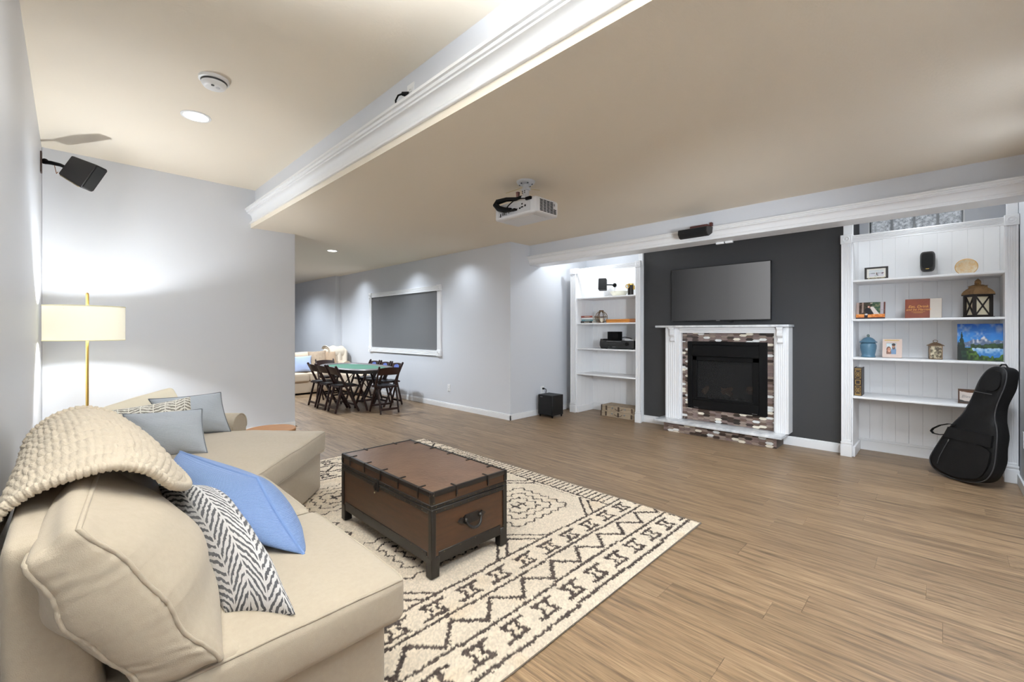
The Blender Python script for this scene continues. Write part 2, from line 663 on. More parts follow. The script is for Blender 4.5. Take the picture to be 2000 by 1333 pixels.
def bookcase(name, label, ya, ai, bi, yb):
    """ya..ai and bi..yb are the two pilasters (Y rising)"""
    t = thing(name, label, 'bookcase', (5.9, (ya + yb) / 2, 0))
    part('side_panel', MB().box(BXF + 0.02, BXB, ai - 0.03, ai, 0.0, 2.30, 0.002), shelf_m, t)
    part('side_panel', MB().box(BXF + 0.02, BXB, bi, bi + 0.03, 0.0, 2.30, 0.002), shelf_m, t)
    n = 10
    w = (bi - ai) / n
    for k in range(n):
        part('bead_board', MB().box(BXB - 0.014, BXB, ai + k * w + 0.0001, ai + (k + 1) * w - 0.0001, 0.0, 2.305, 0.002), shelf_m, t)
    part('back_panel', MB().box(BXB, BXB + 0.012, ai, bi, 0.0, 2.305), shelf_m, t)
    m = 4
    w2 = (BXB - 0.014 - BXF - 0.03) / m
    for k in range(m):
        part('bead_board', MB().box(BXF + 0.03 + k * w2 + 0.0001, BXF + 0.03 + (k + 1) * w2 - 0.0001, bi - 0.012, bi, 0.0, 2.305, 0.002), shelf_m, t)
    for z in SHELF_TOP:
        part('shelf', MB().box(BXF + 0.012, BXB - 0.014, ai, bi - 0.012, z - 0.021, z, 0.004, 2), shelf_m, t)
    part('pilaster', fluted(MB(), BXF, ya, ai, 0.16, 2.215), trim_m, t, angle=20)
    part('pilaster', fluted(MB(), BXF, bi, yb, 0.16, 2.215), trim_m, t, angle=20)
    for a, b in ((ya, ai), (bi, yb)):
        mb = MB().box(BXF - 0.012, BXF + 0.03, a - 0.006, b + 0.006, 0, 0.115, 0.002)
        mb.box(BXF - 0.006, BXF + 0.03, a - 0.003, b + 0.003, 0.115, 0.128, 0.002)
        mb.box(BXF - 0.010, BXF + 0.03, a - 0.005, b + 0.005, 0.128, 0.150, 0.004)
        mb.box(BXF - 0.004, BXF + 0.03, a, b, 0.150, 0.172, 0.003)
        part('plinth_block', mb, trim_m, t)
        blk = part('corner_block', MB().box(BXF - 0.012, BXF + 0.03, a - 0.006, b + 0.006, 2.205, 2.298, 0.003), trim_m, t)
        c = (a + b) / 2
        ro = MB()
        ro.tube([(BXF - 0.013, c + 0.026 * math.cos(q), 2.252 + 0.026 * math.sin(q)) for q in np.linspace(0, 2 * math.pi, 25)[:-1]], 0.005, 6, closed=True)
        ro.ball((BXF - 0.012, c, 2.252), 0.013, 12, (0.5, 1, 1))
        part('rosette', ro, trim_m, blk)
    part('head_rail', fluted(MB(), BXF, ai, bi, 2.215, 2.285, vertical=False, n=4), trim_m, t, angle=20)
    bb = MB().box(BXB - 0.032, BXB - 0.014, ai, bi - 0.012, 0, 0.10, 0.002).box(BXB - 0.028, BXB - 0.014, ai, bi - 0.012, 0.10, 0.125, 0.004)
    bb.box(BXF + 0.03, BXB - 0.032, bi - 0.028, bi - 0.012, 0, 0.10, 0.002)
    part('inner_baseboard', bb, trim_m, t)
    return t


bookcase('built_in_bookcase', 'white built-in bookcase beside the subwoofer, holding the stereo receiver', 3.036, 3.112, 4.161, 4.262)
bookcase('built_in_bookcase', 'white built-in bookcase beside the guitar bag, under the glass blocks', -0.462, -0.386, 0.668, 0.751)
# ------------------------------------------------------------------ fireplace
tile_cols = [(58, 47, 42), (112, 97, 92), (132, 117, 108), (44, 38, 35), (212, 204, 188), (206, 206, 203), (92, 76, 68), (120, 103, 98)]
tile_w = [0.13, 0.20, 0.15, 0.06, 0.08, 0.10, 0.15, 0.13]
tile_ms = [mat('tile_%d' % i, c, 0.18, spec=0.6, var=(30, 0.5, tuple(min(255, int(v * 1.12)) for v in c))) for i, c in enumerate(tile_cols)]
marble_m = mat('white_marble', (226, 226, 226), 0.14, spec=0.6, var=(5.5, 0.35, (180, 182, 186)), stretch=(1, 1.6, 1))
blk_m = mat('black_metal', (10, 10, 11), 0.45, spec=0.14)
fp = thing('fireplace', 'white fireplace surround with hexagonal tiles and black gas insert', 'fireplace', (5.6, 1.93, 0))


def clip_poly(poly, y0, y1, z0, z1):
    def cl(P, f):
        out = []
        for i in range(len(P)):
            a, b = P[i - 1], P[i]
            fa, fb = f(a), f(b)
            if (fa >= 0) != (fb >= 0):
                t = fa / (fa - fb)
                out.append((a[0] + (b[0] - a[0]) * t, a[1] + (b[1] - a[1]) * t))
            if fb >= 0:
                out.append(b)
        return out
    for f in (lambda p: p[0] - y0, lambda p: y1 - p[0], lambda p: p[1] - z0, lambda p: z1 - p[1]):
        if not poly:
            break
        poly = cl(poly, f)
    return poly


TL_, TP_, TH_ = 0.090, 0.019, 0.0315
tile_mesh = {}


def tile_field(x, y0, y1, z0, z1, holes=None):
    g = 0.0012
    nx = int((y1 - y0) / (TL_ - TP_)) + 3
    nz = int((z1 - z0) / TH_) + 3
    for i in range(-1, nx):
        for j in range(-1, nz):
            cy = y0 + i * (TL_ - TP_)
            cz = z0 + j * TH_ + (i % 2) * TH_ / 2
            a, h, p = TL_ / 2 - g, TH_ / 2 - g, TP_
            full = [(cy - a, cz), (cy - a + p, cz - h), (cy + a - p, cz - h), (cy + a, cz), (cy + a - p, cz + h), (cy - a + p, cz + h)]
            c = clip_poly(full, y0, y1, z0, z1)
            if len(c) < 3:
                continue
            ar = abs(sum(c[k - 1][0] * c[k][1] - c[k][0] * c[k - 1][1] for k in range(len(c)))) / 2
            if ar < 0.00035:
                continue
            k = int(rng.choice(len(tile_ms), p=np.array(tile_w) / sum(tile_w)))
            mb = MB().prism([(x, q[0], q[1]) for q in c], (-0.006, 0, 0))
            part('tile', mb, tile_ms[k], fp, smooth=False)


TX = 5.672
# backing (grout) boards behind the tiles
grout_m = mat('grey_grout', (92, 84, 78), 0.85)
IY0, IY1, IZ0, IZ1 = 1.437, 2.358, 0.305, 1.168
SY0, SY1 = 1.344, 2.453
part('grout_board', MB().box(TX, XF - 0.001, SY0, IY0, 0.15, 1.285).box(TX, XF - 0.001, IY1, SY1, 0.15, 1.285)
     .box(TX, XF - 0.001, IY0, IY1, 0.15, IZ0).box(TX, XF - 0.001, IY0, IY1, IZ1, 1.285), grout_m, fp)
tile_field(TX, SY0, SY1, IZ1, 1.285)
tile_field(TX, SY0, IY0, IZ0, IZ1)
tile_field(TX, IY1, SY1, IZ0, IZ1)
tile_field(TX, SY0, SY1, 0.152, IZ0)
# hearth
part('hearth_base', MB().box(5.478, XF - 0.001, 1.30, 2.60, 0, 0.12), grout_m, fp)
tile_field(5.478, 1.30, 2.60, 0.0, 0.12)
part('hearth_slab', MB().box(5.40, XF - 0.001, 1.235, 2.70, 0.12, 0.150, 0.004, 2), marble_m, fp)
# mantel
part('mantel_shelf', MB().box(5.52, XF - 0.001, 1.195, 2.745, 1.345, 1.372, 0.004, 2), marble_m, fp)
mm = MB().box(5.615, XF - 0.001, 1.225, 2.645, 1.275, 1.345, 0.002)
mm.box(5.600, 5.62, SY0 - 0.01, SY1 + 0.01, 1.315, 1.345, 0.004).box(5.606, 5.62, SY0 - 0.01, SY1 + 0.01, 1.295, 1.315, 0.004)
part('frieze_board', mm, trim_m, fp)
part('mantel_pilaster', fluted(MB(), 5.60, 1.213, SY0, 0.15, 1.345, n=5, proud=0.03).box(5.63, XF - 0.001, 1.213, SY0, 0.15, 1.345), trim_m, fp, angle=20)
part('mantel_pilaster', fluted(MB(), 5.60, SY1, 2.636, 0.15, 1.345, n=5, proud=0.03).box(5.63, XF - 0.001, SY1, 2.636, 0.15, 1.345), trim_m, fp, angle=20)
part('pilaster_edge', MB().box(5.62, 5.672, SY0, SY0 + 0.018, 0.15, 1.29, 0.002), trim_m, fp)
part('pilaster_edge', MB().box(5.62, 5.672, SY1 - 0.018, SY1, 0.15, 1.29, 0.002), trim_m, fp)
for yc in (SY0 - 0.055, SY1 + 0.075):
    pr = [(0, 1.335), (-0.062, 1.335), (-0.064, 1.318), (-0.052, 1.312), (-0.054, 1.296), (-0.062, 1.275), (-0.060, 1.25), (-0.046, 1.232), (-0.030, 1.222), (-0.026, 1.205), (-0.036, 1.19), (-0.036, 1.172), (-0.022, 1.160), (-0.006, 1.158), (0, 1.16)]
    mb = MB().prism([(5.60 + a, yc - 0.026, z) for a, z in pr], (0, 0.052, 0))
    mb.box(5.60 - 0.07, 5.60, yc - 0.034, yc + 0.034, 1.328, 1.345, 0.003)
    mb.tube([(5.60 - 0.036, yc - 0.03, 1.255), (5.60 - 0.036, yc + 0.03, 1.255)], 0.020, 14)
    mb.tube([(5.60 - 0.022, yc - 0.029, 1.182), (5.60 - 0.022, yc + 0.029, 1.182)], 0.014, 12)
    part('corbel', mb, trim_m, fp, angle=25)
# gas insert
part('insert_surround', MB().box(5.645, 5.68, IY0, IY0 + 0.085, IZ0, IZ1, 0.003).box(5.645, 5.68, IY1 - 0.06, IY1, IZ0, IZ1, 0.003)
     .box(5.645, 5.68, IY0 + 0.085, IY1 - 0.06, IZ1 - 0.045, IZ1, 0.003), blk_m, fp)
part('insert_hood', MB().prism([(5.70, IY0 + 0.08, 1.125), (5.660, IY0 + 0.08, 1.12), (5.645, IY0 + 0.08, 1.02), (5.632, IY0 + 0.08, 0.985), (5.70, IY0 + 0.08, 0.98)], (0, IY1 - IY0 - 0.135, 0)), blk_m, fp)
fr = MB()
ya, yb_, za, zb = IY0 + 0.085, IY1 - 0.06, 0.42, 0.975
fr.box(5.650, 5.69, ya, yb_, IZ0, za, 0.004)
fr.box(5.655, 5.69, ya, ya + 0.07, za, zb, 0.003).box(5.655, 5.69, yb_ - 0.055, yb_, za, zb, 0.003).box(5.655, 5.69, ya, yb_, zb - 0.05, zb, 0.003)
fr.box(5.650, 5.69, ya + 0.06, yb_ - 0.045, za, za + 0.03, 0.004)
part('insert_door', fr, blk_m, fp)
part('insert_slot', MB().box(5.646, 5.66, ya + 0.02, ya + 0.075, IZ0 + 0.015, IZ0 + 0.019).box(5.646, 5.66, yb_ - 0.075, yb_ - 0.02, IZ0 + 0.015, IZ0 + 0.019), mat('steel', (150, 150, 150), 0.4, 0.9), fp)
fire_m = mat('firebox_soot', (34, 32, 30), 0.9, var=(6, 0.4, (52, 48, 44)))
fbx = MB().box(6.05, 6.06, ya, yb_, za, zb)
fbx.box(5.69, 6.06, ya - 0.01, ya, za, zb).box(5.69, 6.06, yb_, yb_ + 0.01, za, zb).box(5.69, 6.06, ya, yb_, za - 0.01, za).box(5.69, 6.06, ya, yb_, zb, zb + 0.01)
fo = part('firebox', fbx, fire_m, fp)
log_m = mat('ceramic_log', (96, 74, 58), 0.9, var=(14, 0.5, (150, 122, 98)), bump=(30, 0.8))
for a, b, r in (((5.82, 1.62, 0.50), (5.84, 2.16, 0.53), 0.040), ((5.76, 1.66, 0.60), (5.88, 1.58, 0.52), 0.045), ((5.76, 1.98, 0.52), (5.86, 1.74, 0.64), 0.032),
                ((5.77, 1.86, 0.50), (5.84, 2.13, 0.66), 0.032), ((5.76, 2.20, 0.50), (5.84, 2.12, 0.63), 0.034)):
    pts = [tuple(np.array(a) + (np.array(b) - np.array(a)) * t + rng.uniform(-0.008, 0.008, 3)) for t in np.linspace(0, 1, 6)]
    part('ceramic_log', MB().tube(pts, [r * k for k in (0.85, 1.05, 0.95, 1.05, 1.0, 0.8)], 9), log_m, fp)
em = MB()
for k in range(90):
    em.ball((rng.uniform(5.73, 5.95), rng.uniform(1.6, 2.22), 0.435 + rng.uniform(0, 0.03)), rng.uniform(0.010, 0.022), 6)
part('ember_bed', em, mat('ember_rock', (50, 46, 42), 0.95), fp, kind='stuff')
gl = mat('dark_glass', (20, 20, 20), 0.06, spec=0.12)
gl.node_tree.nodes['Principled BSDF'].inputs['Transmission Weight'].default_value = 0.97
gl.node_tree.nodes['Principled BSDF'].inputs['Base Color'].default_value = (0.42, 0.42, 0.42, 1)
gl.node_tree.nodes['Principled BSDF'].inputs['IOR'].default_value = 1.12
part('glass_pane', MB().box(5.672, 5.676, ya + 0.065, yb_ - 0.05, za + 0.02, zb - 0.045), gl, fp)

# ------------------------------------------------------------------ television
TVX = 5.70


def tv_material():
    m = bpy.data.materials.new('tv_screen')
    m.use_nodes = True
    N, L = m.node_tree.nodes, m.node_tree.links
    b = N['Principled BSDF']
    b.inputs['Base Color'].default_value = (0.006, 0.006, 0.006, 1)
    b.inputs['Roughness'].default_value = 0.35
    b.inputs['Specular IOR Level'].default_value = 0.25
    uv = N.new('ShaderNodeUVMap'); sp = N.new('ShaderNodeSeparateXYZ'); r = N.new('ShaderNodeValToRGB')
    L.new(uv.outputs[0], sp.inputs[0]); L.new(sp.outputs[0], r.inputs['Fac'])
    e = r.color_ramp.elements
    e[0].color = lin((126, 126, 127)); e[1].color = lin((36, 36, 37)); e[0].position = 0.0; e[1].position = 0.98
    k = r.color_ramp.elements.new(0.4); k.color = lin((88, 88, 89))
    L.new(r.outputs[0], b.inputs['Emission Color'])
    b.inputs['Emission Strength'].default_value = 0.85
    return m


tv = thing('television', 'flat black television on the charcoal wall above the mantel', 'television', (TVX, 1.99, 1.43))
part('tv_body', MB().box(TVX, TVX + 0.028, 1.408, 2.598, 1.425, 2.122, 0.004).box(TVX + 0.028, TVX + 0.055, 1.65, 2.35, 1.5, 2.0, 0.004), mat('tv_plastic', (18, 18, 19), 0.35), tv)
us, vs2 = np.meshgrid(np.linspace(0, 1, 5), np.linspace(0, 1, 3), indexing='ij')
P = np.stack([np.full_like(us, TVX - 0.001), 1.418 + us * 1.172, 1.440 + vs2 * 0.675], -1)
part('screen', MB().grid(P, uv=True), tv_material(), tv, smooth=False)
part('maker_badge', MB().box(TVX - 0.002, TVX, 1.975, 2.02, 1.428, 1.435), mat('steel', (150, 150, 150), 0.4, 0.9), tv)
part('ir_sensor', MB().tube([(TVX + 0.01, 1.84, 1.426), (TVX + 0.01, 1.84, 1.405)], 0.016, 14), blk_m, tv)
part('wall_bracket', MB().box(TVX + 0.05, XF, 1.8, 2.2, 1.6, 1.95, 0.003), blk_m, tv)

# ------------------------------------------------------------------ framed grey wall panel
fpn = thing('framed_wall_panel', 'white framed dark grey panel on the wall behind the card table', 'wall panel', (XP, 7.41, 0.85))
part('panel_board', MB().box(XP - 0.008, XP, 6.20, 8.62, 0.92, 2.04), board_m, fpn)
part('frame_rail', fluted(MB(), XP - 0.03, 6.20, 8.62, 0.872, 0.962, vertical=False, n=3, proud=0.03), trim_m, fpn, angle=20)
part('frame_rail', fluted(MB(), XP - 0.03, 6.20, 8.62, 2.002, 2.092, vertical=False, n=3, proud=0.03), trim_m, fpn, angle=20)
part('frame_stile', fluted(MB(), XP - 0.03, 6.138, 6.235, 0.96, 2.01, n=3, proud=0.03), trim_m, fpn, angle=20)
part('frame_stile', fluted(MB(), XP - 0.03, 8.582, 8.68, 0.96, 2.01, n=3, proud=0.03), trim_m, fpn, angle=20)
for y in (6.185, 8.632):
    for z in (0.917, 2.047):
        b_ = part('corner_block', MB().box(XP - 0.04, XP, y - 0.056, y + 0.056, z - 0.056, z + 0.056, 0.004), trim_m, fpn)
        part('rosette', MB().tube([(XP - 0.041, y + 0.03 * math.cos(q), z + 0.03 * math.sin(q)) for q in np.linspace(0, 2 * math.pi, 21)[:-1]], 0.006, 6, closed=True).ball((XP - 0.04, y, z), 0.015, 10, (0.5, 1, 1)), trim_m, b_)

# ------------------------------------------------------------------ soft furniture helpers
def cushion(name, corners, m, parent, puff=(0.0, 0.0, 0.0), rnd=0.18, n=22, wrinkle=0.004, seed=1, piping=None, pipe_r=0.006, label=None, wave=0.0, gather=0.0):
    """boxed cushion: eight corners in order (---, +--, ++-, -+-, --+, +-+, +++, -++) of its own axes p, q, r;
    puff = how far the middle of the p / q / r faces swells (metres)."""
    c = np.array([list(p) for p in corners], float)

    def tri(p, q, r):
        P, Q, S = [(k[..., None] + 1) / 2 for k in (p, q, r)]
        return ((1 - P) * (1 - Q) * (1 - S) * c[0] + P * (1 - Q) * (1 - S) * c[1] + P * Q * (1 - S) * c[2] + (1 - P) * Q * (1 - S) * c[3]
                + (1 - P) * (1 - Q) * S * c[4] + P * (1 - Q) * S * c[5] + P * Q * S * c[6] + (1 - P) * Q * S * c[7])
    ap = (c[1] - c[0] + c[2] - c[3] + c[5] - c[4] + c[6] - c[7]); Lp = np.linalg.norm(ap) / 4; ap /= np.linalg.norm(ap)
    aq = (c[3] - c[0] + c[2] - c[1] + c[7] - c[4] + c[6] - c[5]); Lq = np.linalg.norm(aq) / 4; aq /= np.linalg.norm(aq)
    ar = (c[4:].mean(0) - c[:4].mean(0)); Lr = np.linalg.norm(ar); ar /= Lr
    half = np.array([Lp, Lq, Lr]) / 2
    rad = rnd * half.min() * 2
    s = np.linspace(-1, 1, n)
    s = np.sign(s) * (1 - (1 - np.abs(s)) ** 1.6)
    bm = bmesh.new()
    cache = {}

    def place(p, q, r):
        l = np.stack([p, q, r], -1) * half
        inner = np.clip(l, -(half - rad), half - rad)
        d = l - inner
        ln = np.linalg.norm(d, axis=-1, keepdims=True)
        on = inner + d / np.maximum(ln, 1e-9) * np.minimum(rad, np.maximum(ln, 1e-9))
        on = np.where(ln > 1e-9, on, l)
        pp, qq, rr = [on[..., k] / half[k] for k in range(3)]
        X = tri(pp, qq, rr)
        w = lambda a, b: (1 - a ** 2) * (1 - b ** 2)
        X = X + ap * (np.sign(pp) * np.abs(pp) ** 4 * w(qq, rr) * puff[0])[..., None]
        X = X + aq * (np.sign(qq) * np.abs(qq) ** 4 * w(pp, rr) * puff[1])[..., None]
        X = X + ar * (np.sign(rr) * np.abs(rr) ** 4 * w(pp, qq) * puff[2])[..., None]
        g = np.random.default_rng(seed)
        ph = g.uniform(0, 6.28, 6)
        wr = (np.sin(7 * X[..., 0] + 9 * X[..., 1] + ph[0]) + np.sin(15 * X[..., 1] - 12 * X[..., 2] + ph[1]) + 0.6 * np.sin(31 * X[..., 0] + 17 * X[..., 2] + ph[2]) + 0.4 * np.sin(44 * X[..., 1] + 20 * X[..., 0] + ph[3])) / 3
        if wave:
            X = X + ap * (wave * (np.sin(4.2 * rr + ph[4] + 1.5 * pp) + 0.5 * np.sin(9.5 * rr + ph[5])))[..., None] + ar * (0.5 * wave * np.sin(5 * pp + 3 * rr + ph[0]))[..., None]
        if gather:
            seam = np.exp(-((1 - np.abs(pp)) / 0.45) ** 2) + 0.35
            gq = np.clip(-qq, 0, 1) ** 2
            gath = np.sin(38 * rr + 4.0 * np.sin(2.1 * rr + ph[1]) + 2.5 * pp) * (0.4 + 0.6 * np.sin(5.3 * rr + ph[2]) ** 2)
            X = X - aq * (gather * gath * seam * gq * (1 - 0.9 * np.abs(rr) ** 6))[..., None]
        return X + (wr * wrinkle)[..., None] * (0.5 * ar + 0.3 * ap + 0.3 * aq)
    A, B = np.meshgrid(s, s, indexing='ij')
    for ax in range(3):
        for sg in (-1, 1):
            K = np.full_like(A, sg)
            p, q, r = [(K, A, B), (A, K, B), (A, B, K)][ax]
            X = place(p, q, r)
            V = [[None] * n for _ in range(n)]
            for i in range(n):
                for j in range(n):
                    key = tuple(np.round(X[i, j], 5))
                    if key not in cache:
                        cache[key] = bm.verts.new(X[i, j])
                    V[i][j] = cache[key]
            for i in range(n - 1):
                for j in range(n - 1):
                    q4 = [V[i][j], V[i + 1][j], V[i + 1][j + 1], V[i][j + 1]]
                    if len(set(q4)) == 4:
                        try:
                            bm.faces.new(q4)
                        except ValueError:
                            pass
    mb = MB(); mb.bm.free(); mb.bm = bm
    o = part(name, mb, m, parent, label=label, angle=75)
    if piping:
        for ax, sg in piping:
            k = 1 - rnd * 0.12
            e = np.linspace(-1, 1, 49)[:-1]
            o1 = np.ones_like(e)
            loop = [np.concatenate([e, o1, -e, -o1]), np.concatenate([-o1, e, o1, -e])]
            z = np.full_like(loop[0], sg)
            args = {0: (z, loop[0], loop[1]), 1: (loop[0], z, loop[1]), 2: (loop[0], loop[1], z)}[ax]
            X = place(*args)
            pm = MB().tube([tuple(v) for v in X], pipe_r, 8, closed=True)
            part('piping', pm, m, o, angle=180)
    return o


def pillow(name, corners, t, m, label, cat, group=None, seed=3, n=34, pipe=0.004, pipe_m=None, sag=0.05, pinch=0.06, wr=0.006, full=0.55):
    """throw pillow: corners TL, TR, BR, BL seen from its front; t = full thickness; own UVs for the woven pattern"""
    c = [np.array(p, float) for p in corners]
    ctr = sum(c) / 4
    nrm = np.cross(c[1] - c[3], c[0] - c[2]); nrm /= np.linalg.norm(nrm)
    root = thing(name, label, cat, tuple(ctr), 0, group)
    s = np.linspace(-1, 1, n)
    s = np.sign(s) * (1 - (1 - np.abs(s)) ** 1.35)
    A, B = np.meshgrid(s, s, indexing='ij')
    # edges bow inwards between the corners
    A2 = A * (1 - pinch * (1 - B ** 2)); B2 = B * (1 - pinch * (1 - A ** 2))
    U, V = (A2 + 1)[..., None] / 2, (B2 + 1)[..., None] / 2
    base = (1 - U) * V * c[0] + U * V * c[1] + U * (1 - V) * c[2] + (1 - U) * (1 - V) * c[3]
    th = np.maximum((1 - A ** 2), 0) ** full * np.maximum((1 - B ** 2), 0) ** full
    th = th * (1 - sag * B)
    wn = smoothnoise((n, n), (7, 7), wr, seed) + smoothnoise((n, n), (3, 3), wr, seed + 9)
    rad = 0.5 * (np.abs(A) + np.abs(B))
    mb = MB()
    for sg in (1, -1):
        P = base + nrm * (sg * t / 2 * th + wn * np.minimum(1, 3 * th))[..., None]
        mb.grid(P, uv=True, flip=(sg < 0))
    bmesh.ops.remove_doubles(mb.bm, verts=mb.bm.verts, dist=0.0004)
    o = part('pillow_cover', mb, m, root, angle=80)
    if pipe:
        ring = [base[i, 0] for i in range(n)] + [base[n - 1, j] for j in range(1, n)] + [base[i, n - 1] for i in range(n - 2, -1, -1)] + [base[0, j] for j in range(n - 2, 0, -1)]
        part('piping', MB().tube([tuple(p) for p in ring], pipe, 6, closed=True), pipe_m or m, root)
    return root


def fabric(name, col, scale=420, strength=0.25, var=None, rough=0.9, stretch=(1, 1, 1)):
    return mat(name, col, rough, spec=0.15, bump=(scale, strength), var=var, stretch=stretch, sheen=0.15)


sofa_m = fabric('cream_twill', (173, 161, 144), 500, 0.22, var=(60, 0.5, (179, 168, 151)))
cream_m = fabric('cream_pillow_cotton', (222, 212, 190), 500, 0.2)


def herringbone(name, light, dark, nx, ny, thin=0.5):
    m = fabric(name, light, 400, 0.2)
    N, L = m.node_tree.nodes, m.node_tree.links
    b = N['Principled BSDF']
    uv = N.new('ShaderNodeUVMap'); sp = N.new('ShaderNodeSeparateXYZ')
    L.new(uv.outputs[0], sp.inputs[0])

    def M(op, a, c=None):
        n = N.new('ShaderNodeMath'); n.operation = op
        for i, v in enumerate((a, c)):
            if v is None: continue
            if isinstance(v, (int, float)): n.inputs[i].default_value = v
            else: L.new(v, n.inputs[i])
        return n.outputs[0]
    nz = N.new('ShaderNodeTexNoise'); nz.inputs['Scale'].default_value = 22; nz.inputs['Detail'].default_value = 2
    L.new(uv.outputs[0], nz.inputs['Vector'])
    nz2 = N.new('ShaderNodeTexNoise'); nz2.inputs['Scale'].default_value = 60; nz2.inputs['Detail'].default_value = 1
    L.new(uv.outputs[0], nz2.inputs['Vector'])
    tri = M('PINGPONG', M('MULTIPLY', sp.outputs[0], nx), 1.0)
    ph = M('ADD', M('MULTIPLY', sp.outputs[1], ny), M('MULTIPLY', tri, ny * 0.62 / nx))
    ph = M('ADD', ph, M('MULTIPLY', nz.outputs['Fac'], 0.9))
    st = M('FRACT', ph)
    # gaps of the brush strokes at the turn of each chevron
    edge = M('ADD', M('LESS_THAN', tri, 0.05), M('GREATER_THAN', tri, 0.955))
    ln = M('GREATER_THAN', M('ADD', st, M('MULTIPLY', nz2.outputs['Fac'], 0.35)), thin + 0.17)
    fac = M('MULTIPLY', ln, M('SUBTRACT', 1.0, edge))
    mx = N.new('ShaderNodeMix'); mx.data_type = 'RGBA'
    mx.inputs['A'].default_value = lin(light); mx.inputs['B'].default_value = lin(dark)
    L.new(fac, mx.inputs['Factor']); L.new(mx.outputs['Result'], b.inputs['Base Color'])
    return m


def ribbed(name, col, col2, n, strength=0.6):
    """woven ribs across the pillow plus a light mottling"""
    m = fabric(name, col, 300, 0.15)
    N, L = m.node_tree.nodes, m.node_tree.links
    b = N['Principled BSDF']
    uv = N.new('ShaderNodeUVMap')
    w = N.new('ShaderNodeTexWave'); w.wave_type = 'BANDS'; w.bands_direction = 'Y'
    w.inputs['Scale'].default_value = n; w.inputs['Distortion'].default_value = 2.2; w.inputs['Detail'].default_value = 2; w.inputs['Detail Scale'].default_value = 6
    L.new(uv.outputs[0], w.inputs['Vector'])
    nz = N.new('ShaderNodeTexNoise'); nz.inputs['Scale'].default_value = 150
    L.new(uv.outputs[0], nz.inputs['Vector'])
    ad = N.new('ShaderNodeMath'); ad.operation = 'ADD'
    L.new(w.outputs['Fac'], ad.inputs[0]); L.new(nz.outputs['Fac'], ad.inputs[1])
    hf = N.new('ShaderNodeMath'); hf.operation = 'MULTIPLY'; hf.inputs[1].default_value = 0.5
    L.new(ad.outputs[0], hf.inputs[0])
    mx = N.new('ShaderNodeMix'); mx.data_type = 'RGBA'
    mx.inputs['A'].default_value = lin(col2); mx.inputs['B'].default_value = lin(col)
    L.new(hf.outputs[0], mx.inputs['Factor']); L.new(mx.outputs['Result'], b.inputs['Base Color'])
    bp = N.new('ShaderNodeBump'); bp.inputs['Strength'].default_value = strength; bp.inputs['Distance'].default_value = 0.004
    L.new(ad.outputs[0], bp.inputs['Height']); L.new(bp.outputs[0], b.inputs['Normal'])
    return m


def boxc(x0, x1, y0, y1, z0, z1):
    return [(x0, y0, z0), (x1, y0, z0), (x1, y1, z0), (x0, y1, z0), (x0, y0, z1), (x1, y0, z1), (x1, y1, z1), (x0, y1, z1)]


def dlc(d0, d1, l0, l1, z0, z1):
    return [dl(d0, l0, z0), dl(d1, l0, z0), dl(d1, l1, z0), dl(d0, l1, z0), dl(d0, l0, z1), dl(d1, l0, z1), dl(d1, l1, z1), dl(d0, l1, z1)]


# ------------------------------------------------------------------ sectional sofa
sofa = thing('sectional_sofa', 'cream slipcovered sectional sofa along the left wall beside the trunk', 'sofa', (0.35, 2.3, 0))
cushion('base', boxc(-0.085, 0.755, 1.335, 2.75, 0.024, 0.335), sofa_m, sofa, rnd=0.10, wrinkle=0.002, seed=2)
cushion('sofa_back', [(-0.10, 1.335, 0.25), (0.10, 1.335, 0.25), (0.10, 3.05, 0.25), (-0.10, 3.05, 0.25), (-0.10, 1.335, 0.865), (-0.005, 1.335, 0.865), (-0.005, 3.05, 0.865), (-0.10, 3.05, 0.865)], sofa_m, sofa, rnd=0.20, wrinkle=0.002, seed=3)
cushion('end_panel', boxc(-0.098, 0.33, 1.288, 1.42, 0.024, 0.485), sofa_m, sofa, rnd=0.25, wrinkle=0.002, seed=6, n=14)
part('hem_seam', MB().tube([(-0.08, 1.331, 0.315), (0.3, 1.329, 0.318), (0.74, 1.331, 0.315)], 0.003, 6), sofa_m, sofa)
cushion('seat_cushion', boxc(0.02, 0.800, 1.285, 2.065, 0.325, 0.478), sofa_m, sofa, puff=(0.012, 0.012, 0.02), rnd=0.22, wrinkle=0.004, seed=4, n=26, piping=[(2, 0.93)], pipe_r=0.0045)
cushion('seat_cushion', boxc(0.02, 0.785, 2.07, 2.86, 0.325, 0.480), sofa_m, sofa, puff=(0.012, 0.0, 0.02), rnd=0.24, wrinkle=0.004, seed=5, n=26, piping=[(2, 0.93)], pipe_r=0.0045)
# loose back cushions: p = back to front, q = near to far, r = up
A_, B_, Cc, D_ = (-0.075, 0.835), (0.025, 0.90), (0.275, 0.475), (0.105, 0.485)
n1, f1 = 1.268, 1.86
cushion('back_cushion', [(D_[0], n1, D_[1]), (Cc[0], n1, Cc[1]), (Cc[0] + .07, f1, Cc[1]), (D_[0] + .07, f1, D_[1]),
                         (A_[0], n1, A_[1]), (B_[0], n1, B_[1]), (B_[0] + .06, f1, B_[1]), (A_[0] + .06, f1, A_[1])],
        sofa_m, sofa, puff=(0.085, 0.02, 0.03), rnd=0.16, n=64, wrinkle=0.006, seed=8, piping=[(0, 0.96), (0, -0.96)], pipe_r=0.0055, wave=0.0075, gather=0.0020)
cushion('back_cushion', [(0.12, 1.90, 0.48), (0.29, 1.90, 0.475), (0.29, 2.60, 0.475), (0.12, 2.60, 0.48),
                         (-0.05, 1.90, 0.87), (0.06, 1.90, 0.92), (0.08, 2.60, 0.925), (-0.03, 2.60, 0.88)],
        sofa_m, sofa, puff=(0.06, 0.0, 0.03), rnd=0.18, n=26, wrinkle=0.005, seed=9)
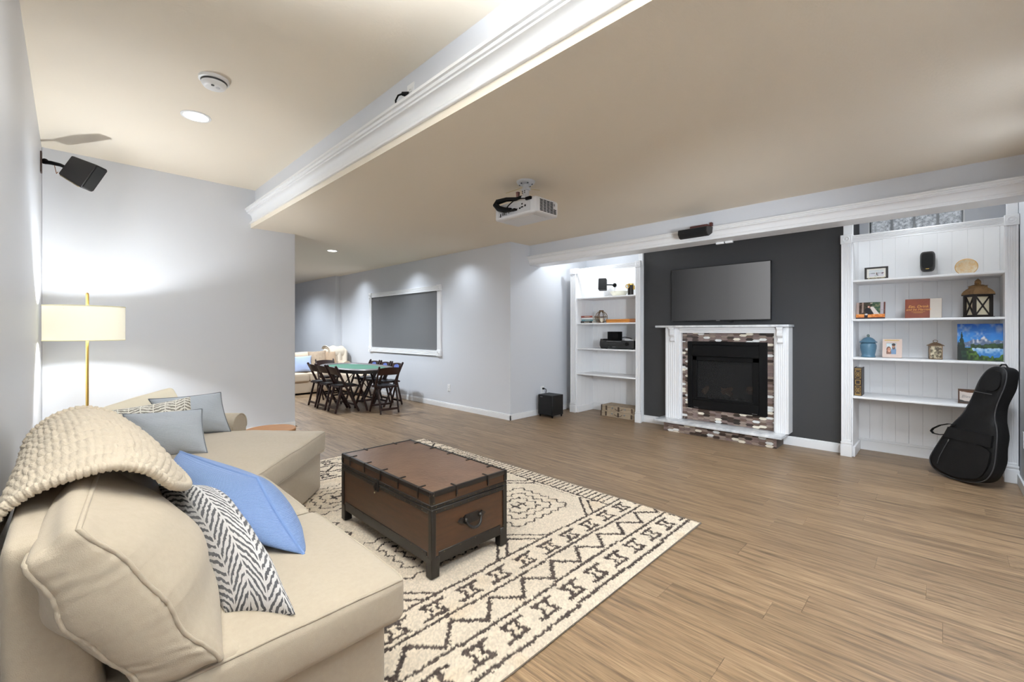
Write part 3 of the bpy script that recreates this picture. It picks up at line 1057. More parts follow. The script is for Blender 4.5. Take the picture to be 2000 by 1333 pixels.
# diagonal chaise section
cushion('chaise_base', [dl(2.32, -2.62, .025), dl(3.53, -2.62, .025), dl(3.53, -1.545, .025), dl(2.32, -1.47, .025), dl(2.32, -2.62, .335), dl(3.53, -2.62, .335), dl(3.53, -1.545, .335), dl(2.32, -1.47, .335)], sofa_m, sofa, rnd=0.08, wrinkle=0.002, seed=12)
cushion('chaise_cushion', [dl(2.30, -2.60, .325), dl(3.56, -2.60, .325), dl(3.56, -1.515, .325), dl(2.30, -1.43, .325), dl(2.30, -2.60, .492), dl(3.56, -2.60, .492), dl(3.56, -1.515, .492), dl(2.30, -1.43, .492)], sofa_m, sofa, puff=(0.01, 0.012, 0.055), rnd=0.2, wrinkle=0.011, seed=13, n=40, piping=[(2, 0.93), (2, -0.93)], pipe_r=0.005)
cushion('chaise_back', dlc(2.72, 3.84, -2.80, -2.56, 0.02, 0.70), sofa_m, sofa, rnd=0.22, wrinkle=0.003, seed=14)
arm = MB()
arm.tube([dl(3.70, -2.78, 0.505), dl(3.70, -2.31, 0.505)], 0.098, 26)
arm.prism([dl(3.60, -2.78, 0.02), dl(3.795, -2.78, 0.02), dl(3.795, -2.78, 0.50), dl(3.60, -2.78, 0.50)], EL * 0.465)
ao = part('rolled_arm', arm, sofa_m, sofa)
part('piping', MB().tube([dl(3.70 + 0.094 * math.cos(a), -2.308, 0.505 + 0.094 * math.sin(a)) for a in np.linspace(-0.3, math.pi + 0.3, 20)], 0.005, 6), sofa_m, ao)
cr = [(0.150, 4.249, 0.76), (0.583, 4.394, 0.862), (0.690, 4.060, 0.50), (0.270, 3.930, 0.50)]
nn = np.cross(np.array(cr[1]) - np.array(cr[3]), np.array(cr[0]) - np.array(cr[2])); nn /= np.linalg.norm(nn)
bk = [tuple(np.array(p) - nn * 0.15) for p in cr]
o_ = cushion('back_cushion', [bk[3], bk[2], cr[2], cr[3], bk[0], bk[1], cr[1], cr[0]], cream_m, sofa, puff=(0.02, 0.05, 0.02), rnd=0.22, n=22, wrinkle=0.006, seed=15, piping=[(1, 0.96), (1, -0.96)], pipe_r=0.005)
part('sofa_foot', MB().box(0.66, 0.72, 1.37, 1.43, 0.0155, 0.05), blk_m, sofa)
part('sofa_foot', MB().prism([dl(3.42, -1.58, 0.0155), dl(3.48, -1.58, 0.0155), dl(3.48, -1.58, 0.05), dl(3.42, -1.58, 0.05)], EL * -0.06), blk_m, sofa)

# ------------------------------------------------------------------ throw pillows
herr_m = herringbone('herringbone_print', (214, 212, 212), (66, 66, 70), 5, 22, 0.55)
herr2_m = herringbone('herringbone_print_fine', (226, 222, 212), (120, 114, 104), 9, 15, 0.55)
blue_m = ribbed('blue_weave', (126, 148, 190), (92, 118, 164), 22)
greyp_m = ribbed('grey_blue_weave', (196, 200, 206), (160, 167, 176), 20)
greyp2_m = ribbed('pale_grey_weave', (200, 205, 211), (168, 176, 186), 22)
seam_m = fabric('dark_grey_seam', (104, 108, 114), 300, 0.2)
pillow('throw_pillow', [(0.238, 2.235, 0.690), (0.455, 2.10, 0.600), (0.4535, 1.313, 0.490), (0.313, 1.4625, 0.492)], 0.25, herr_m,
       'throw pillow with black herringbone print on white, leaning on the sofa', 'pillow', 'throw pillows on the sofa', seed=21, pipe=0, pinch=0.05, full=0.5)
pillow('throw_pillow', [(0.383, 2.674, 0.705), (0.545, 2.016, 0.690), (0.594, 1.640, 0.492), (0.43, 2.347, 0.495)], 0.32, blue_m,
       'plain sky-blue throw pillow behind the black herringbone one', 'pillow', 'throw pillows on the sofa', seed=22, pipe=0.006, pinch=0.06, full=0.42)
pillow('throw_pillow', [(0.236, 3.678, 0.775), (0.608, 3.442, 0.790), (0.603, 3.262, 0.540), (0.300, 3.470, 0.515)], 0.21, greyp_m,
       'pale grey throw pillow with dark piping in front of the others on the chaise', 'pillow', 'throw pillows on the sofa', seed=23, pipe=0.004, pipe_m=seam_m)
pillow('throw_pillow', [(0.406, 4.146, 0.800), (0.827, 4.004, 0.822), (0.877, 3.924, 0.520), (0.512, 4.039, 0.520)], 0.19, greyp2_m,
       'blue-grey throw pillow standing nearest the rolled arm', 'pillow', 'throw pillows on the sofa', seed=24, pipe=0.004, pipe_m=seam_m)
pillow('throw_pillow', [(0.150, 3.907, 0.775), (0.593, 3.742, 0.842), (0.628, 3.636, 0.530), (0.194, 3.791, 0.53)], 0.15, herr2_m,
       'throw pillow with fine grey herringbone print, behind the pale grey pillow', 'pillow', 'throw pillows on the sofa', seed=25, pipe=0)

# ------------------------------------------------------------------ chunky knit throw over the back cushions
ks, kt = 230, 190
S, T = np.meshgrid(np.linspace(0, 1, ks), np.linspace(0, 1, kt), indexing='ij')
near = np.array([(-0.135, 0.80), (-0.115, 0.875), (-0.06, 0.915), (0.01, 0.935), (0.08, 0.945), (0.15, 0.915), (0.205, 0.845)])
mid_ = np.array([(-0.135, 0.74), (-0.115, 0.87), (-0.05, 0.935), (0.03, 0.972), (0.13, 0.955), (0.23, 0.865), (0.315, 0.715)])
far_ = np.array([(-0.130, 0.76), (-0.110, 0.88), (-0.05, 0.945), (0.03, 0.975), (0.12, 0.945), (0.20, 0.86), (0.26, 0.76)])


def path(cp, t):
    k = t * (len(cp) - 1)
    x = np.arange(len(cp))
    sm = lambda a: np.interp(np.clip(k - 0.35, 0, None), x, a) * 0.25 + np.interp(k, x, a) * 0.5 + np.interp(np.clip(k + 0.35, None, len(cp) - 1), x, a) * 0.25
    return np.stack([sm(cp[:, 0]), sm(cp[:, 1])], -1)


pn, pm_, pf = path(near, T), path(mid_, T), path(far_, T)
s3 = S[..., None]
Q = (1 - s3) * (1 - 2 * s3) * pn + 4 * s3 * (1 - s3) * pm_ + s3 * (2 * s3 - 1) * pf
Yk = 1.50 + 1.06 * S + 0.10 * T * (1 - S) + 0.03 * np.sin(5 * T + 1) * (1 - S)
base = np.stack([Q[..., 0], Yk, Q[..., 1]], -1)
du = np.gradient(base, axis=0); dv = np.gradient(base, axis=1)
nr = np.cross(du, dv); nr /= np.maximum(np.linalg.norm(nr, axis=-1, keepdims=True), 1e-9)
if nr[ks // 2, kt // 2, 2] < 0: nr = -nr
rows, cols = 9, 30
rowp = S * rows + 0.15 * np.sin(7 * T + 0.6) + 0.08 * np.sin(19 * T)
fr_ = rowp - np.floor(rowp)
shift = 0.31 * np.floor(rowp)
loop = np.abs(np.sin(np.pi * (T * cols + shift + 0.5 * (fr_ - 0.5))))
hgt = 0.55 + 0.45 * (smoothnoise((ks, kt), (8, 7), 0.5, 6) + 0.5)
bumps = 0.014 * hgt * (np.sin(np.pi * fr_) ** 0.6) * (0.45 + 0.55 * loop ** 0.7)
ef = np.clip(np.minimum(S, 1 - S) / 0.05, 0, 1) * np.clip(np.minimum(T, 1 - T) / 0.04, 0, 1)
bumps = bumps * (0.25 + 0.75 * ef) + smoothnoise((ks, kt), (34, 30), 0.003, 5)
yarn = 0.0011 * np.sin(2 * np.pi * (T * cols * 2.5 + S * rows * 4))
Pk = base + nr * (bumps + yarn + 0.004)[..., None]
kb = MB()
kb.grid(Pk)
rim = base - nr * 0.004
kb.grid(rim, flip=True)
edge = MB()
knit_m = fabric('cream_chunky_yarn', (196, 184, 166), 240, 0.5)
kth = thing('knit_throw', 'chunky cream knitted throw draped over the sofa back', 'blanket', (0.08, 2.0, 0.9))
part('knit_panel', kb, knit_m, kth, angle=180)
for sl in (0, ks - 1):
    pts = [tuple(base[sl, j] + nr[sl, j] * 0.007) for j in range(kt)]
    edge.tube(pts, [0.010 + 0.0045 * abs(math.sin(math.pi * cols * j / (kt - 1))) + 0.0012 * math.sin(j * 2.1) for j in range(kt)], 10)
for tl in (0, kt - 1):
    pts = [tuple(base[i, tl] + nr[i, tl] * 0.006) for i in range(ks)]
    edge.tube(pts, [0.010 + 0.005 * abs(math.sin(math.pi * 26 * i / (ks - 1))) for i in range(ks)], 10)
part('knit_edging', edge, knit_m, kth, kind='stuff', angle=180)

# ------------------------------------------------------------------ floor lamp
brass_m = mat('brushed_brass', (214, 180, 104), 0.28, 1.0)
shade_m = bpy.data.materials.new('linen_shade'); shade_m.use_nodes = True
b = shade_m.node_tree.nodes['Principled BSDF']
b.inputs['Base Color'].default_value = lin((244, 240, 222)); b.inputs['Roughness'].default_value = 0.9
b.inputs['Emission Color'].default_value = lin((255, 252, 228)); b.inputs['Emission Strength'].default_value = 0.36
lx, ly = 0.098, 5.42
lamp = thing('floor_lamp', 'brass floor lamp with a glowing white drum shade in the corner', 'lamp', (lx, ly, 0))
part('lamp_base', MB().lathe((lx, ly, 0), [(0.15, 0), (0.15, 0.018), (0.145, 0.024), (0.02, 0.028)], 32), brass_m, lamp)
pts = [(lx + 0.012, ly, 0.02), (lx + 0.012, ly, 1.50), (lx + 0.012, ly, 1.60)]
for a in np.linspace(0, math.pi, 9):
    pts.append((lx + 0.012 - 0.0 * a, ly - 0.03 + 0.03 * math.cos(a), 1.60 + 0.03 * math.sin(a)))
pts += [(lx + 0.012, ly - 0.06, 1.50)]
part('lamp_pole', MB().tube(pts, 0.0105, 14), brass_m, lamp)
sh = MB()
rr, z0, z1 = 0.265, 1.215, 1.520
ang = np.linspace(0, 2 * math.pi, 65)[:-1]
prof = [(rr, z0), (rr, z1), (rr - 0.004, z1), (rr - 0.004, z0)]
P = np.array([[(lx + r_ * math.cos(a), ly + r_ * math.sin(a), z) for r_, z in prof] for a in ang])
sh.grid(P, closed_u=True, closed_v=True)
so = part('lamp_shade', sh, shade_m, lamp)
tr = MB()
for z in (z0 + 0.003, z1 - 0.003):
    tr.tube([(lx + (rr + 0.001) * math.cos(a), ly + (rr + 0.001) * math.sin(a), z) for a in ang], 0.003, 6, closed=True)
part('shade_trim', tr, fabric('shade_tape', (226, 220, 180), 300, 0.1), so, kind='stuff')
sp_ = MB()
for k in range(3):
    a = k * 2.094
    sp_.cyl((lx + 0.012, ly, 1.49), (lx + rr * math.cos(a), ly + rr * math.sin(a), 1.49), 0.002, n=6)
part('shade_spider', sp_, brass_m, so, kind='stuff')
bulb = part('bulb', MB().ball((lx, ly - 0.06, 1.40), 0.035, 16), emit('bulb_glow', (255, 246, 226), 12), lamp)
light('floor_lamp_bulb', 'POINT', (lx + 0.0, ly - 0.11, 1.40), 84, 0.04, col=(0.90, 0.95, 1.0))

# ------------------------------------------------------------------ round wooden side table beyond the chaise
tc_ = ED * 4.22 + EL * -2.338
tb_m = mat('honey_wood', (178, 126, 74), 0.4, var=(7, 0.5, (152, 100, 54)), stretch=(1, 6, 1))
st = thing('side_table', 'small round wooden side table beyond the rolled arm', 'side table', (tc_.x, tc_.y, 0))
part('table_top', MB().lathe((tc_.x, tc_.y, 0.318), [(0.205, 0), (0.222, 0.004), (0.224, 0.028), (0.218, 0.034), (0.001, 0.034)], 44), tb_m, st)
for k in range(3):
    a = 0.4 + k * 2.094
    part('leg', MB().cyl((tc_.x + 0.17 * math.cos(a), tc_.y + 0.17 * math.sin(a), 0), (tc_.x + 0.13 * math.cos(a), tc_.y + 0.13 * math.sin(a), 0.32), 0.012, 0.018, 12), tb_m, st)

# ------------------------------------------------------------------ rug
RX0, RX1, RY0, RY1 = 0.56, 2.982, 1.157, 4.42


def rug_color(X, Y, rg):
    """dark-line mask of the woven design; u = distance from the far long edge, v = from the near short edge (mirrored at the far end)"""
    jit = lambda a: a + rg
    Ym = np.minimum(Y - RY0, RY1 - Y)
    u = RX1 - X
    v = Ym
    um = np.minimum(u, X - RX0)
    d = np.zeros_like(X, bool)

    def line(q, c, w):
        return np.abs(q - c) < w / 2
    tri = lambda q, p: np.abs(((q / p) % 1.0) * 2 - 1)
    st = 0.012
    band = v < 0.628
    d |= line(v + st * np.floor(u / 0.43) % 0.02, 0.072, 0.020)
    d |= line(v, 0.246 + 0.010 * (np.floor(u / 0.62) % 2), 0.018)
    d |= line(v, 0.428 + 0.010 * (np.floor(u / 0.55) % 2), 0.018)
    d |= line(v, 0.606 + 0.008 * (np.floor(u / 0.7) % 2), 0.018)
    for c, per, off in ((0.158, 0.206, 0.60), (0.517, 0.206, 0.56)):
        q = ((u - off) / per + 0.5) % 1.0 - 0.5
        q = q * per
        w = v - c
        bar = (np.abs(np.abs(w) - 0.044) < 0.0105) & (np.abs(q + 0.018 * np.sign(w)) < 0.070)
        leg = (np.abs(np.abs(q) - 0.034) < 0.0105) & (np.abs(w) < 0.045) & (np.abs(w) > 0.010)
        waist = (np.abs(np.abs(q) - 0.020) < 0.009) & (np.abs(w) < 0.016)
        d |= bar | leg | waist
    zz = 0.282 + 0.118 * tri(u + 0.066, 0.232)
    zz = np.round(zz / 0.012) * 0.012
    ok = (v > 0.272) & (v < 0.412)
    d |= ok & (np.abs(v - zz) < 0.016)
    # comb border along the long edges
    comb = (um < 0.176) & (v > 0.64)
    d |= comb & (np.abs(((v / 0.046) % 1.0) - 0.5) < 0.16) & (um > 0.012)
    d |= (v > 0.62) & line(um, 0.178, 0.016)
    # field: double-line hexagons with stepped medallions
    f = (v > 0.612) & (um > 0.186)
    xc = 0.65
    px = (u - xc + 0.43) % 0.86 - 0.43
    vv = v - 0.612
    period = 0.92
    vy = np.abs(((vv + period / 2) % period) - period / 2)
    wdt = 0.205 + np.minimum(vy, 0.235)
    hx = np.abs(px) - wdt
    stepq = np.round(hx / 0.011) * 0.011
    d |= f & (np.abs(hx) < 0.012)
    d |= f & (np.abs(hx - 0.075) < 0.012) & (vy < 0.30)
    my = vv - 0.46
    my = (my + period / 2) % period - period / 2
    mx = px
    zg = 0.034 * (tri(my, 0.085) - 0.5)
    zg2 = 0.030 * (tri(mx, 0.085) - 0.5)
    m = np.maximum(np.abs(mx) * 1.0 + zg, np.abs(my) * 1.06 + zg2)
    rot = np.maximum(np.abs(mx + my), np.abs(mx - my)) * 0.72
    m2 = np.maximum(m, rot * 0.74)
    for q0 in (0.115, 0.185, 0.265):
        d |= f & (np.abs(m2 - q0) < 0.0075)
    key = ((np.abs(np.abs(mx) - 0.035) < 0.010) & (np.abs(my) < 0.055)) | ((np.abs(my) < 0.010) & (np.abs(mx) < 0.07))
    d |= f & key
    return d


nxr, nyr = 330, 445
Xg, Yg = np.meshgrid(np.linspace(RX0, RX1, nxr), np.linspace(RY0, RY1, nyr), indexing='ij')
jx = smoothnoise((nxr, nyr), (160, 210), 0.0045, 31) + rng.uniform(-0.0035, 0.0035, (nxr, nyr))
jy = smoothnoise((nxr, nyr), (160, 210), 0.0045, 32) + rng.uniform(-0.0035, 0.0035, (nxr, nyr))
dark = rug_color(Xg + jx, Yg + jy, 0)
patch = smoothnoise((nxr, nyr), (7, 9), 0.5, 33) + 0.5
patch2 = smoothnoise((nxr, nyr), (18, 24), 0.5, 34) + 0.5
cream = np.array([222, 208, 188.0]) * (0.95 + 0.07 * patch2)[..., None]
pink = np.array([204, 186, 168.0])
tan = np.array([192, 168, 138.0])
colr = cream * (1 - 0.55 * np.clip(patch - 0.45, 0, 1))[..., None] + pink * (0.55 * np.clip(patch - 0.45, 0, 1))[..., None]
k = np.clip(patch2 - 0.72, 0, 1)[..., None] * 1.5
colr = colr * (1 - k) + tan * k
colr *= rng.uniform(0.90, 1.06, (nxr, nyr, 1))
dk = np.array([54, 47, 44.0]) * rng.uniform(0.75, 1.5, (nxr, nyr, 1))
colr = np.where(dark[..., None], dk, colr)
edge_d = np.minimum(np.minimum(Xg - RX0, RX1 - Xg), np.minimum(Yg - RY0, RY1 - Yg))
zr = 0.0125 * np.clip(edge_d / 0.012, 0.15, 1) ** 0.5 + rng.uniform(-0.0022, 0.0022, (nxr, nyr)) + smoothnoise((nxr, nyr), (110, 150), 0.0016, 35) - 0.0018 * dark
Pr = np.stack([Xg + rng.uniform(-0.002, 0.002, Xg.shape), Yg + rng.uniform(-0.002, 0.002, Xg.shape), zr], -1)
rug = thing('area_rug', 'cream and dark brown tribal pattern rug under the trunk', 'rug', ((RX0 + RX1) / 2, (RY0 + RY1) / 2, 0))
rm = MB().grid(Pr)
ro = part('rug_pile', rm, vcol('rug_wool', 0.95, 0.1), rug, angle=180)
cl = colr / 255.0
cl = np.where(cl <= 0.04045, cl / 12.92, ((cl + 0.055) / 1.055) ** 2.4)
ca = ro.data.color_attributes.new('Col', 'FLOAT_COLOR', 'POINT')
buf = np.ones((nxr * nyr, 4), np.float32); buf[:, :3] = cl.reshape(-1, 3)
ca.data.foreach_set('color', buf.ravel())
bind_m = fabric('rug_binding', (120, 108, 96), 300, 0.3)
part('binding', MB().tube([(RX0, RY0, 0.006), (RX1, RY0, 0.006), (RX1, RY1, 0.006), (RX0, RY1, 0.006)], 0.006, 6, closed=True), bind_m, rug)

# ------------------------------------------------------------------ trunk coffee table
TX0, TX1, TY0, TY1 = 1.305, 1.852, 1.868, 2.925
wood_m = mat('trunk_wood', (70, 43, 24), 0.42, spec=0.4, var=(5, 0.55, (46, 29, 17)), stretch=(1.2, 1.2, 9))
lid_top_m = mat('worn_leather', (84, 60, 45), 0.33, spec=0.5, var=(7, 0.5, (110, 84, 65)), bump=(45, 0.35))
iron_m = mat('bronzed_iron', (21, 17, 14), 0.42, spec=0.38)
nail_m = mat('nail_brass', (84, 72, 58), 0.35, 0.9)
tk = thing('trunk_coffee_table', 'brown wooden trunk coffee table with black metal bands on the rug', 'coffee table', ((TX0 + TX1) / 2, (TY0 + TY1) / 2, 0.01))
LZ, TZ, BZ = 0.375, 0.462, 0.115
part('trunk_body', MB().box(TX0 + 0.008, TX1 - 0.008, TY0 + 0.008, TY1 - 0.008, BZ, LZ, 0.002), wood_m, tk)
lid = part('lid', MB().box(TX0 + 0.006, TX1 - 0.006, TY0 + 0.006, TY1 - 0.006, LZ + 0.001, TZ - 0.004, 0.003), wood_m, tk)
part('lid_top_panel', MB().box(TX0 + 0.012, TX1 - 0.012, TY0 + 0.012, TY1 - 0.012, TZ - 0.006, TZ - 0.001), lid_top_m, lid, label='worn brown leather top')
lb = MB()
e_ = 0.020
for z0_, z1_ in ((TZ - 0.024, TZ + 0.002),):
    lb.box(TX0, TX1, TY0, TY0 + e_, z0_, z1_, 0.005, 2).box(TX0, TX1, TY1 - e_, TY1, z0_, z1_, 0.005, 2)
    lb.box(TX0, TX0 + e_, TY0, TY1, z0_, z1_, 0.005, 2).box(TX1 - e_, TX1, TY0, TY1, z0_, z1_, 0.005, 2)
part('lid_edge_band', lb, iron_m, lid, kind='stuff')
for z0_, z1_, nm in ((LZ + 0.002, LZ + 0.022, 'lid_band'), (LZ - 0.026, LZ - 0.001, 'body_band')):
    m_ = MB().box(TX0 + 0.001, TX1 - 0.001, TY0 + 0.001, TY0 + 0.012, z0_, z1_, 0.002).box(TX0 + 0.001, TX1 - 0.001, TY1 - 0.012, TY1 - 0.001, z0_, z1_, 0.002)
    m_.box(TX0 + 0.001, TX0 + 0.012, TY0 + 0.012, TY1 - 0.012, z0_, z1_, 0.002).box(TX1 - 0.012, TX1 - 0.001, TY0 + 0.012, TY1 - 0.012, z0_, z1_, 0.002)
    part(nm, m_, iron_m, tk, kind='stuff')
for xx, sx in ((TX0, 1), (TX1, -1)):
    for yy, sy in ((TY0, 1), (TY1, -1)):
        part('leg', MB().box(xx, xx + sx * 0.052, yy, yy + sy * 0.052, 0.0172, BZ + 0.01, 0.003), iron_m, tk)
        part('corner_band', MB().box(xx, xx + sx * 0.03, yy + sy * 0.0005, yy + sy * 0.010, BZ, LZ, 0.002).box(xx + sx * 0.0005, xx + sx * 0.010, yy, yy + sy * 0.03, BZ, LZ, 0.002)
             .box(xx - sx * 0.001, xx + sx * 0.024, yy - sy * 0.001, yy + sy * 0.024, LZ + 0.024, TZ + 0.003, 0.006, 2), iron_m, tk, kind='stuff')
part('apron', MB().box(TX0 + 0.004, TX0 + 0.02, TY0 + 0.05, TY1 - 0.05, 0.085, BZ + 0.03, 0.002), iron_m, tk)
part('apron', MB().box(TX1 - 0.02, TX1 - 0.004, TY0 + 0.05, TY1 - 0.05, 0.085, BZ + 0.03, 0.002), iron_m, tk)
part('apron', MB().box(TX0 + 0.05, TX1 - 0.05, TY0 + 0.004, TY0 + 0.02, 0.085, BZ + 0.03, 0.002), iron_m, tk)
part('apron', MB().box(TX0 + 0.05, TX1 - 0.05, TY1 - 0.02, TY1 - 0.004, 0.085, BZ + 0.03, 0.002), iron_m, tk)
# little clips folded over the lid edge
for t_ in (0.12, 0.31, 0.5, 0.69, 0.88):
    y_ = TY0 + (TY1 - TY0) * t_
    if abs(t_ - 0.5) > 0.01 or True:
        for xx, s_ in ((TX0, 1), (TX1, -1)):
            part('strap_clip', MB().box(xx - s_ * 0.002, xx + s_ * 0.05, y_ - 0.005, y_ + 0.005, TZ - 0.001, TZ + 0.004, 0.001).box(xx - s_ * 0.003, xx + s_ * 0.003, y_ - 0.005, y_ + 0.005, TZ - 0.055, TZ + 0.004, 0.001), iron_m, lid)
for t_ in (0.3, 0.72):
    x_ = TX0 + (TX1 - TX0) * t_
    for yy, s_ in ((TY0, 1), (TY1, -1)):
        part('strap_clip', MB().box(x_ - 0.005, x_ + 0.005, yy - s_ * 0.002, yy + s_ * 0.05, TZ - 0.001, TZ + 0.004, 0.001).box(x_ - 0.005, x_ + 0.005, yy - s_ * 0.003, yy + s_ * 0.003, TZ - 0.055, TZ + 0.004, 0.001), iron_m, lid)
nl = MB()


def nail(p, ax):
    nl.ball(p, 0.0042, 6, (0.5 if ax == 0 else 1, 0.5 if ax == 1 else 1, 0.5 if ax == 2 else 1))


for k in range(19):
    y_ = TY0 + 0.03 + (TY1 - TY0 - 0.06) * k / 18
    for z_ in (LZ + 0.012, LZ - 0.014):
        nail((TX0, y_, z_), 0); nail((TX1, y_, z_), 0)
    if k % 2: nail((TX0 + 0.003, y_, BZ + 0.022), 0)
for k in range(10):
    x_ = TX0 + 0.03 + (TX1 - TX0 - 0.06) * k / 9
    for z_ in (LZ + 0.012, LZ - 0.014):
        nail((x_, TY0, z_), 1)
    if k % 2: nail((x_, TY0 + 0.003, BZ + 0.022), 1)
for t_ in (0.12, 0.31, 0.5, 0.69, 0.88):
    nail((TX0 - 0.003, TY0 + (TY1 - TY0) * t_, TZ - 0.048), 0)
for t_ in (0.3, 0.72):
    nail((TX0 + (TX1 - TX0) * t_, TY0 - 0.003, TZ - 0.048), 1)
for z_ in (LZ + 0.035, TZ - 0.012):
    nail((TX0 + 0.012, TY0 - 0.001, z_), 1); nail((TX0 - 0.001, TY0 + 0.012, z_), 0)
part('nail_heads', nl, nail_m, tk, kind='stuff')
yl = (TY0 + TY1) / 2 + 0.04
part('latch', MB().box(TX0 - 0.006, TX0 + 0.002, yl - 0.022, yl + 0.022, LZ - 0.045, LZ + 0.03, 0.003).tube([(TX0 - 0.008, yl, LZ + 0.01), (TX0 - 0.018, yl, LZ - 0.01), (TX0 - 0.012, yl, LZ - 0.035)], 0.005, 8), iron_m, tk)
part('latch_pin', MB().ball((TX0 - 0.014, yl, LZ - 0.05), 0.005, 8), mat('pale_brass', (190, 176, 140), 0.3, 0.8), tk)
for yy, s_ in ((TY0, -1), (TY1, 1)):
    xc_ = (TX0 + TX1) / 2
    pl = [(xc_ - 0.098, 0.262), (xc_ - 0.075, 0.278), (xc_ - 0.06, 0.272), (xc_ - 0.045, 0.285), (xc_ + 0.045, 0.285), (xc_ + 0.06, 0.272), (xc_ + 0.075, 0.278), (xc_ + 0.098, 0.262),
          (xc_ + 0.075, 0.246), (xc_ + 0.06, 0.252), (xc_ + 0.045, 0.235), (xc_ - 0.045, 0.235), (xc_ - 0.06, 0.252), (xc_ - 0.075, 0.246)]
    hp = part('handle_plate', MB().prism([(a, yy - s_ * 0.008, z) for a, z in pl], (0, s_ * 0.012, 0)), iron_m, tk)
    ring = [(xc_ - 0.052 * math.cos(a), yy + s_ * (0.012 + 0.02 * math.sin(a)), 0.262 - 0.046 * math.sin(a)) for a in np.linspace(0, math.pi, 14)]
    part('bail_handle', MB().tube(ring, [0.005 + 0.004 * math.sin(a) for a in np.linspace(0, math.pi, 14)], 10).ball((xc_ - 0.052, yy + s_ * 0.008, 0.264), 0.013, 10).ball((xc_ + 0.052, yy + s_ * 0.008, 0.264), 0.013, 10), iron_m, hp)

# ------------------------------------------------------------------ card table and folding chairs
chair_wood = mat('dark_walnut', (50, 27, 22), 0.38, spec=0.45, var=(6, 0.5, (36, 20, 17)), stretch=(3, 3, 10))
emblem_m = mat('blue_emblem', (54, 72, 150), 0.45, var=(26, 0.35, (120, 136, 196)))


def make_chair(label, loc, rz, group):
    t = thing('folding_chair', label, 'chair', loc, rz, group)
    for s in (-1, 1):
        x = s * 0.172
        part('long_leg', MB().bar((x, 0.20, 0.0), (x, -0.01, 0.40), 0.020, 0.034, up=(0, 1, 0.5), bev=0.003).bar((x, -0.01, 0.395), (x, -0.175, 0.735), 0.020, 0.034, up=(0, 1, 0.5), bev=0.003)
             .ball((x, -0.176, 0.735), 0.019, 10, (0.6, 1, 1)), chair_wood, t, local=True)
        part('short_leg', MB().bar((s * 0.150, -0.175, 0.0), (s * 0.150, -0.075, 0.405), 0.020, 0.030, up=(0, 1, 0.2), bev=0.003), chair_wood, t, local=True)
    sv = [(-0.145, -0.14), (0.145, -0.14), (0.16, 0.16), (0.13, 0.205), (-0.13, 0.205), (-0.16, 0.16)]
    part('seat', MB().prism([(a, b_, 0.402) for a, b_ in sv], (0, 0, 0.024)), chair_wood, t, local=True)
    part('seat_pad', MB().prism([(a * 0.88, b_ * 0.88, 0.425) for a, b_ in sv], (0, 0, 0.012)), mat('black_vinyl', (26, 24, 24), 0.4), t, local=True)
    n = 9
    us = np.linspace(-1, 1, n)
    P = np.zeros((n, 6, 3))
    for i, a in enumerate(us):
        yb0 = -0.125 - 0.022 * (1 - a * a)
        zt = 0.715 + 0.014 * (1 - a * a)
        x = a * 0.166
        P[i] = [(x, yb0 + 0.006, 0.605), (x, yb0 - 0.006, 0.605), (x, yb0 - 0.030, 0.66), (x, yb0 - 0.054, zt), (x, yb0 - 0.042, zt), (x, yb0 - 0.018, 0.66)]
    mb = MB().grid(P, closed_v=True)
    part('backrest', mb, chair_wood, t, local=True, angle=50)
    part('stretcher', MB().bar((-0.15, -0.158, 0.07), (0.15, -0.158, 0.07), 0.014, 0.034), chair_wood, t, local=True)
    part('stretcher', MB().bar((-0.172, 0.145, 0.105), (0.172, 0.145, 0.105), 0.014, 0.030), chair_wood, t, local=True)
    return t


def add_emblem(t):
    n = 7
    P = np.zeros((n, 3, 3))
    for i, a in enumerate(np.linspace(-0.45, 0.45, n)):
        yb0 = -0.125 - 0.022 * (1 - a * a) + 0.0075
        k = math.sqrt(max(0.05, 1 - (a / 0.5) ** 2))
        P[i] = [(a * 0.166, yb0 - 0.020 + 0.02 * k * 0.44, 0.665 - 0.043 * k), (a * 0.166, yb0 - 0.020, 0.665), (a * 0.166, yb0 - 0.020 - 0.02 * k * 0.44, 0.665 + 0.043 * k)]
    part('back_emblem', MB().grid(P), emblem_m, t, local=True, label='blue emblem patch')


GC = 'folding chairs around the card table'
c0 = make_chair('dark wooden folding chair, nearest to the camera on the table\'s left long side', (3.11, 6.93, 0), R(-92), GC)
dup(c0, (3.10, 7.34, 0), R(-89), 'dark wooden folding chair, middle of the three on the table\'s left long side', GC)
dup(c0, (3.11, 7.75, 0), R(-91), 'dark wooden folding chair, farthest of the three on the table\'s left long side', GC)
dup(c0, (3.555, 6.365, 0), R(-5), 'dark wooden folding chair at the near end, its back to the camera', GC)
dup(c0, (3.53, 8.50, 0), R(180), 'dark wooden folding chair at the far end, in front of the far sofa', GC)
c5 = make_chair('dark folding chair with blue emblem, nearest of three along the wall side', (3.95, 6.95, 0), R(91), GC)
add_emblem(c5)
dup(c5, (3.95, 7.36, 0), R(89), 'dark folding chair with blue emblem, middle of three along the wall side', GC)
dup(c5, (3.95, 7.77, 0), R(90), 'dark folding chair with blue emblem, farthest of three along the wall side', GC)

pt = thing('card_table', 'oval poker table with green felt top and padded grey rail', 'table', (3.53, 7.35, 0))
ax_, by_ = 0.46, 0.88
N_ = 56


def oval(a, b_, z, n=N_, e=0.78):
    out = []
    for q in np.linspace(0, 2 * math.pi, n + 1)[:-1]:
        cq, sq = math.cos(q), math.sin(q)
        out.append((3.53 + a * abs(cq) ** e * np.sign(cq), 7.35 + b_ * abs(sq) ** e * np.sign(sq), z))
    return out


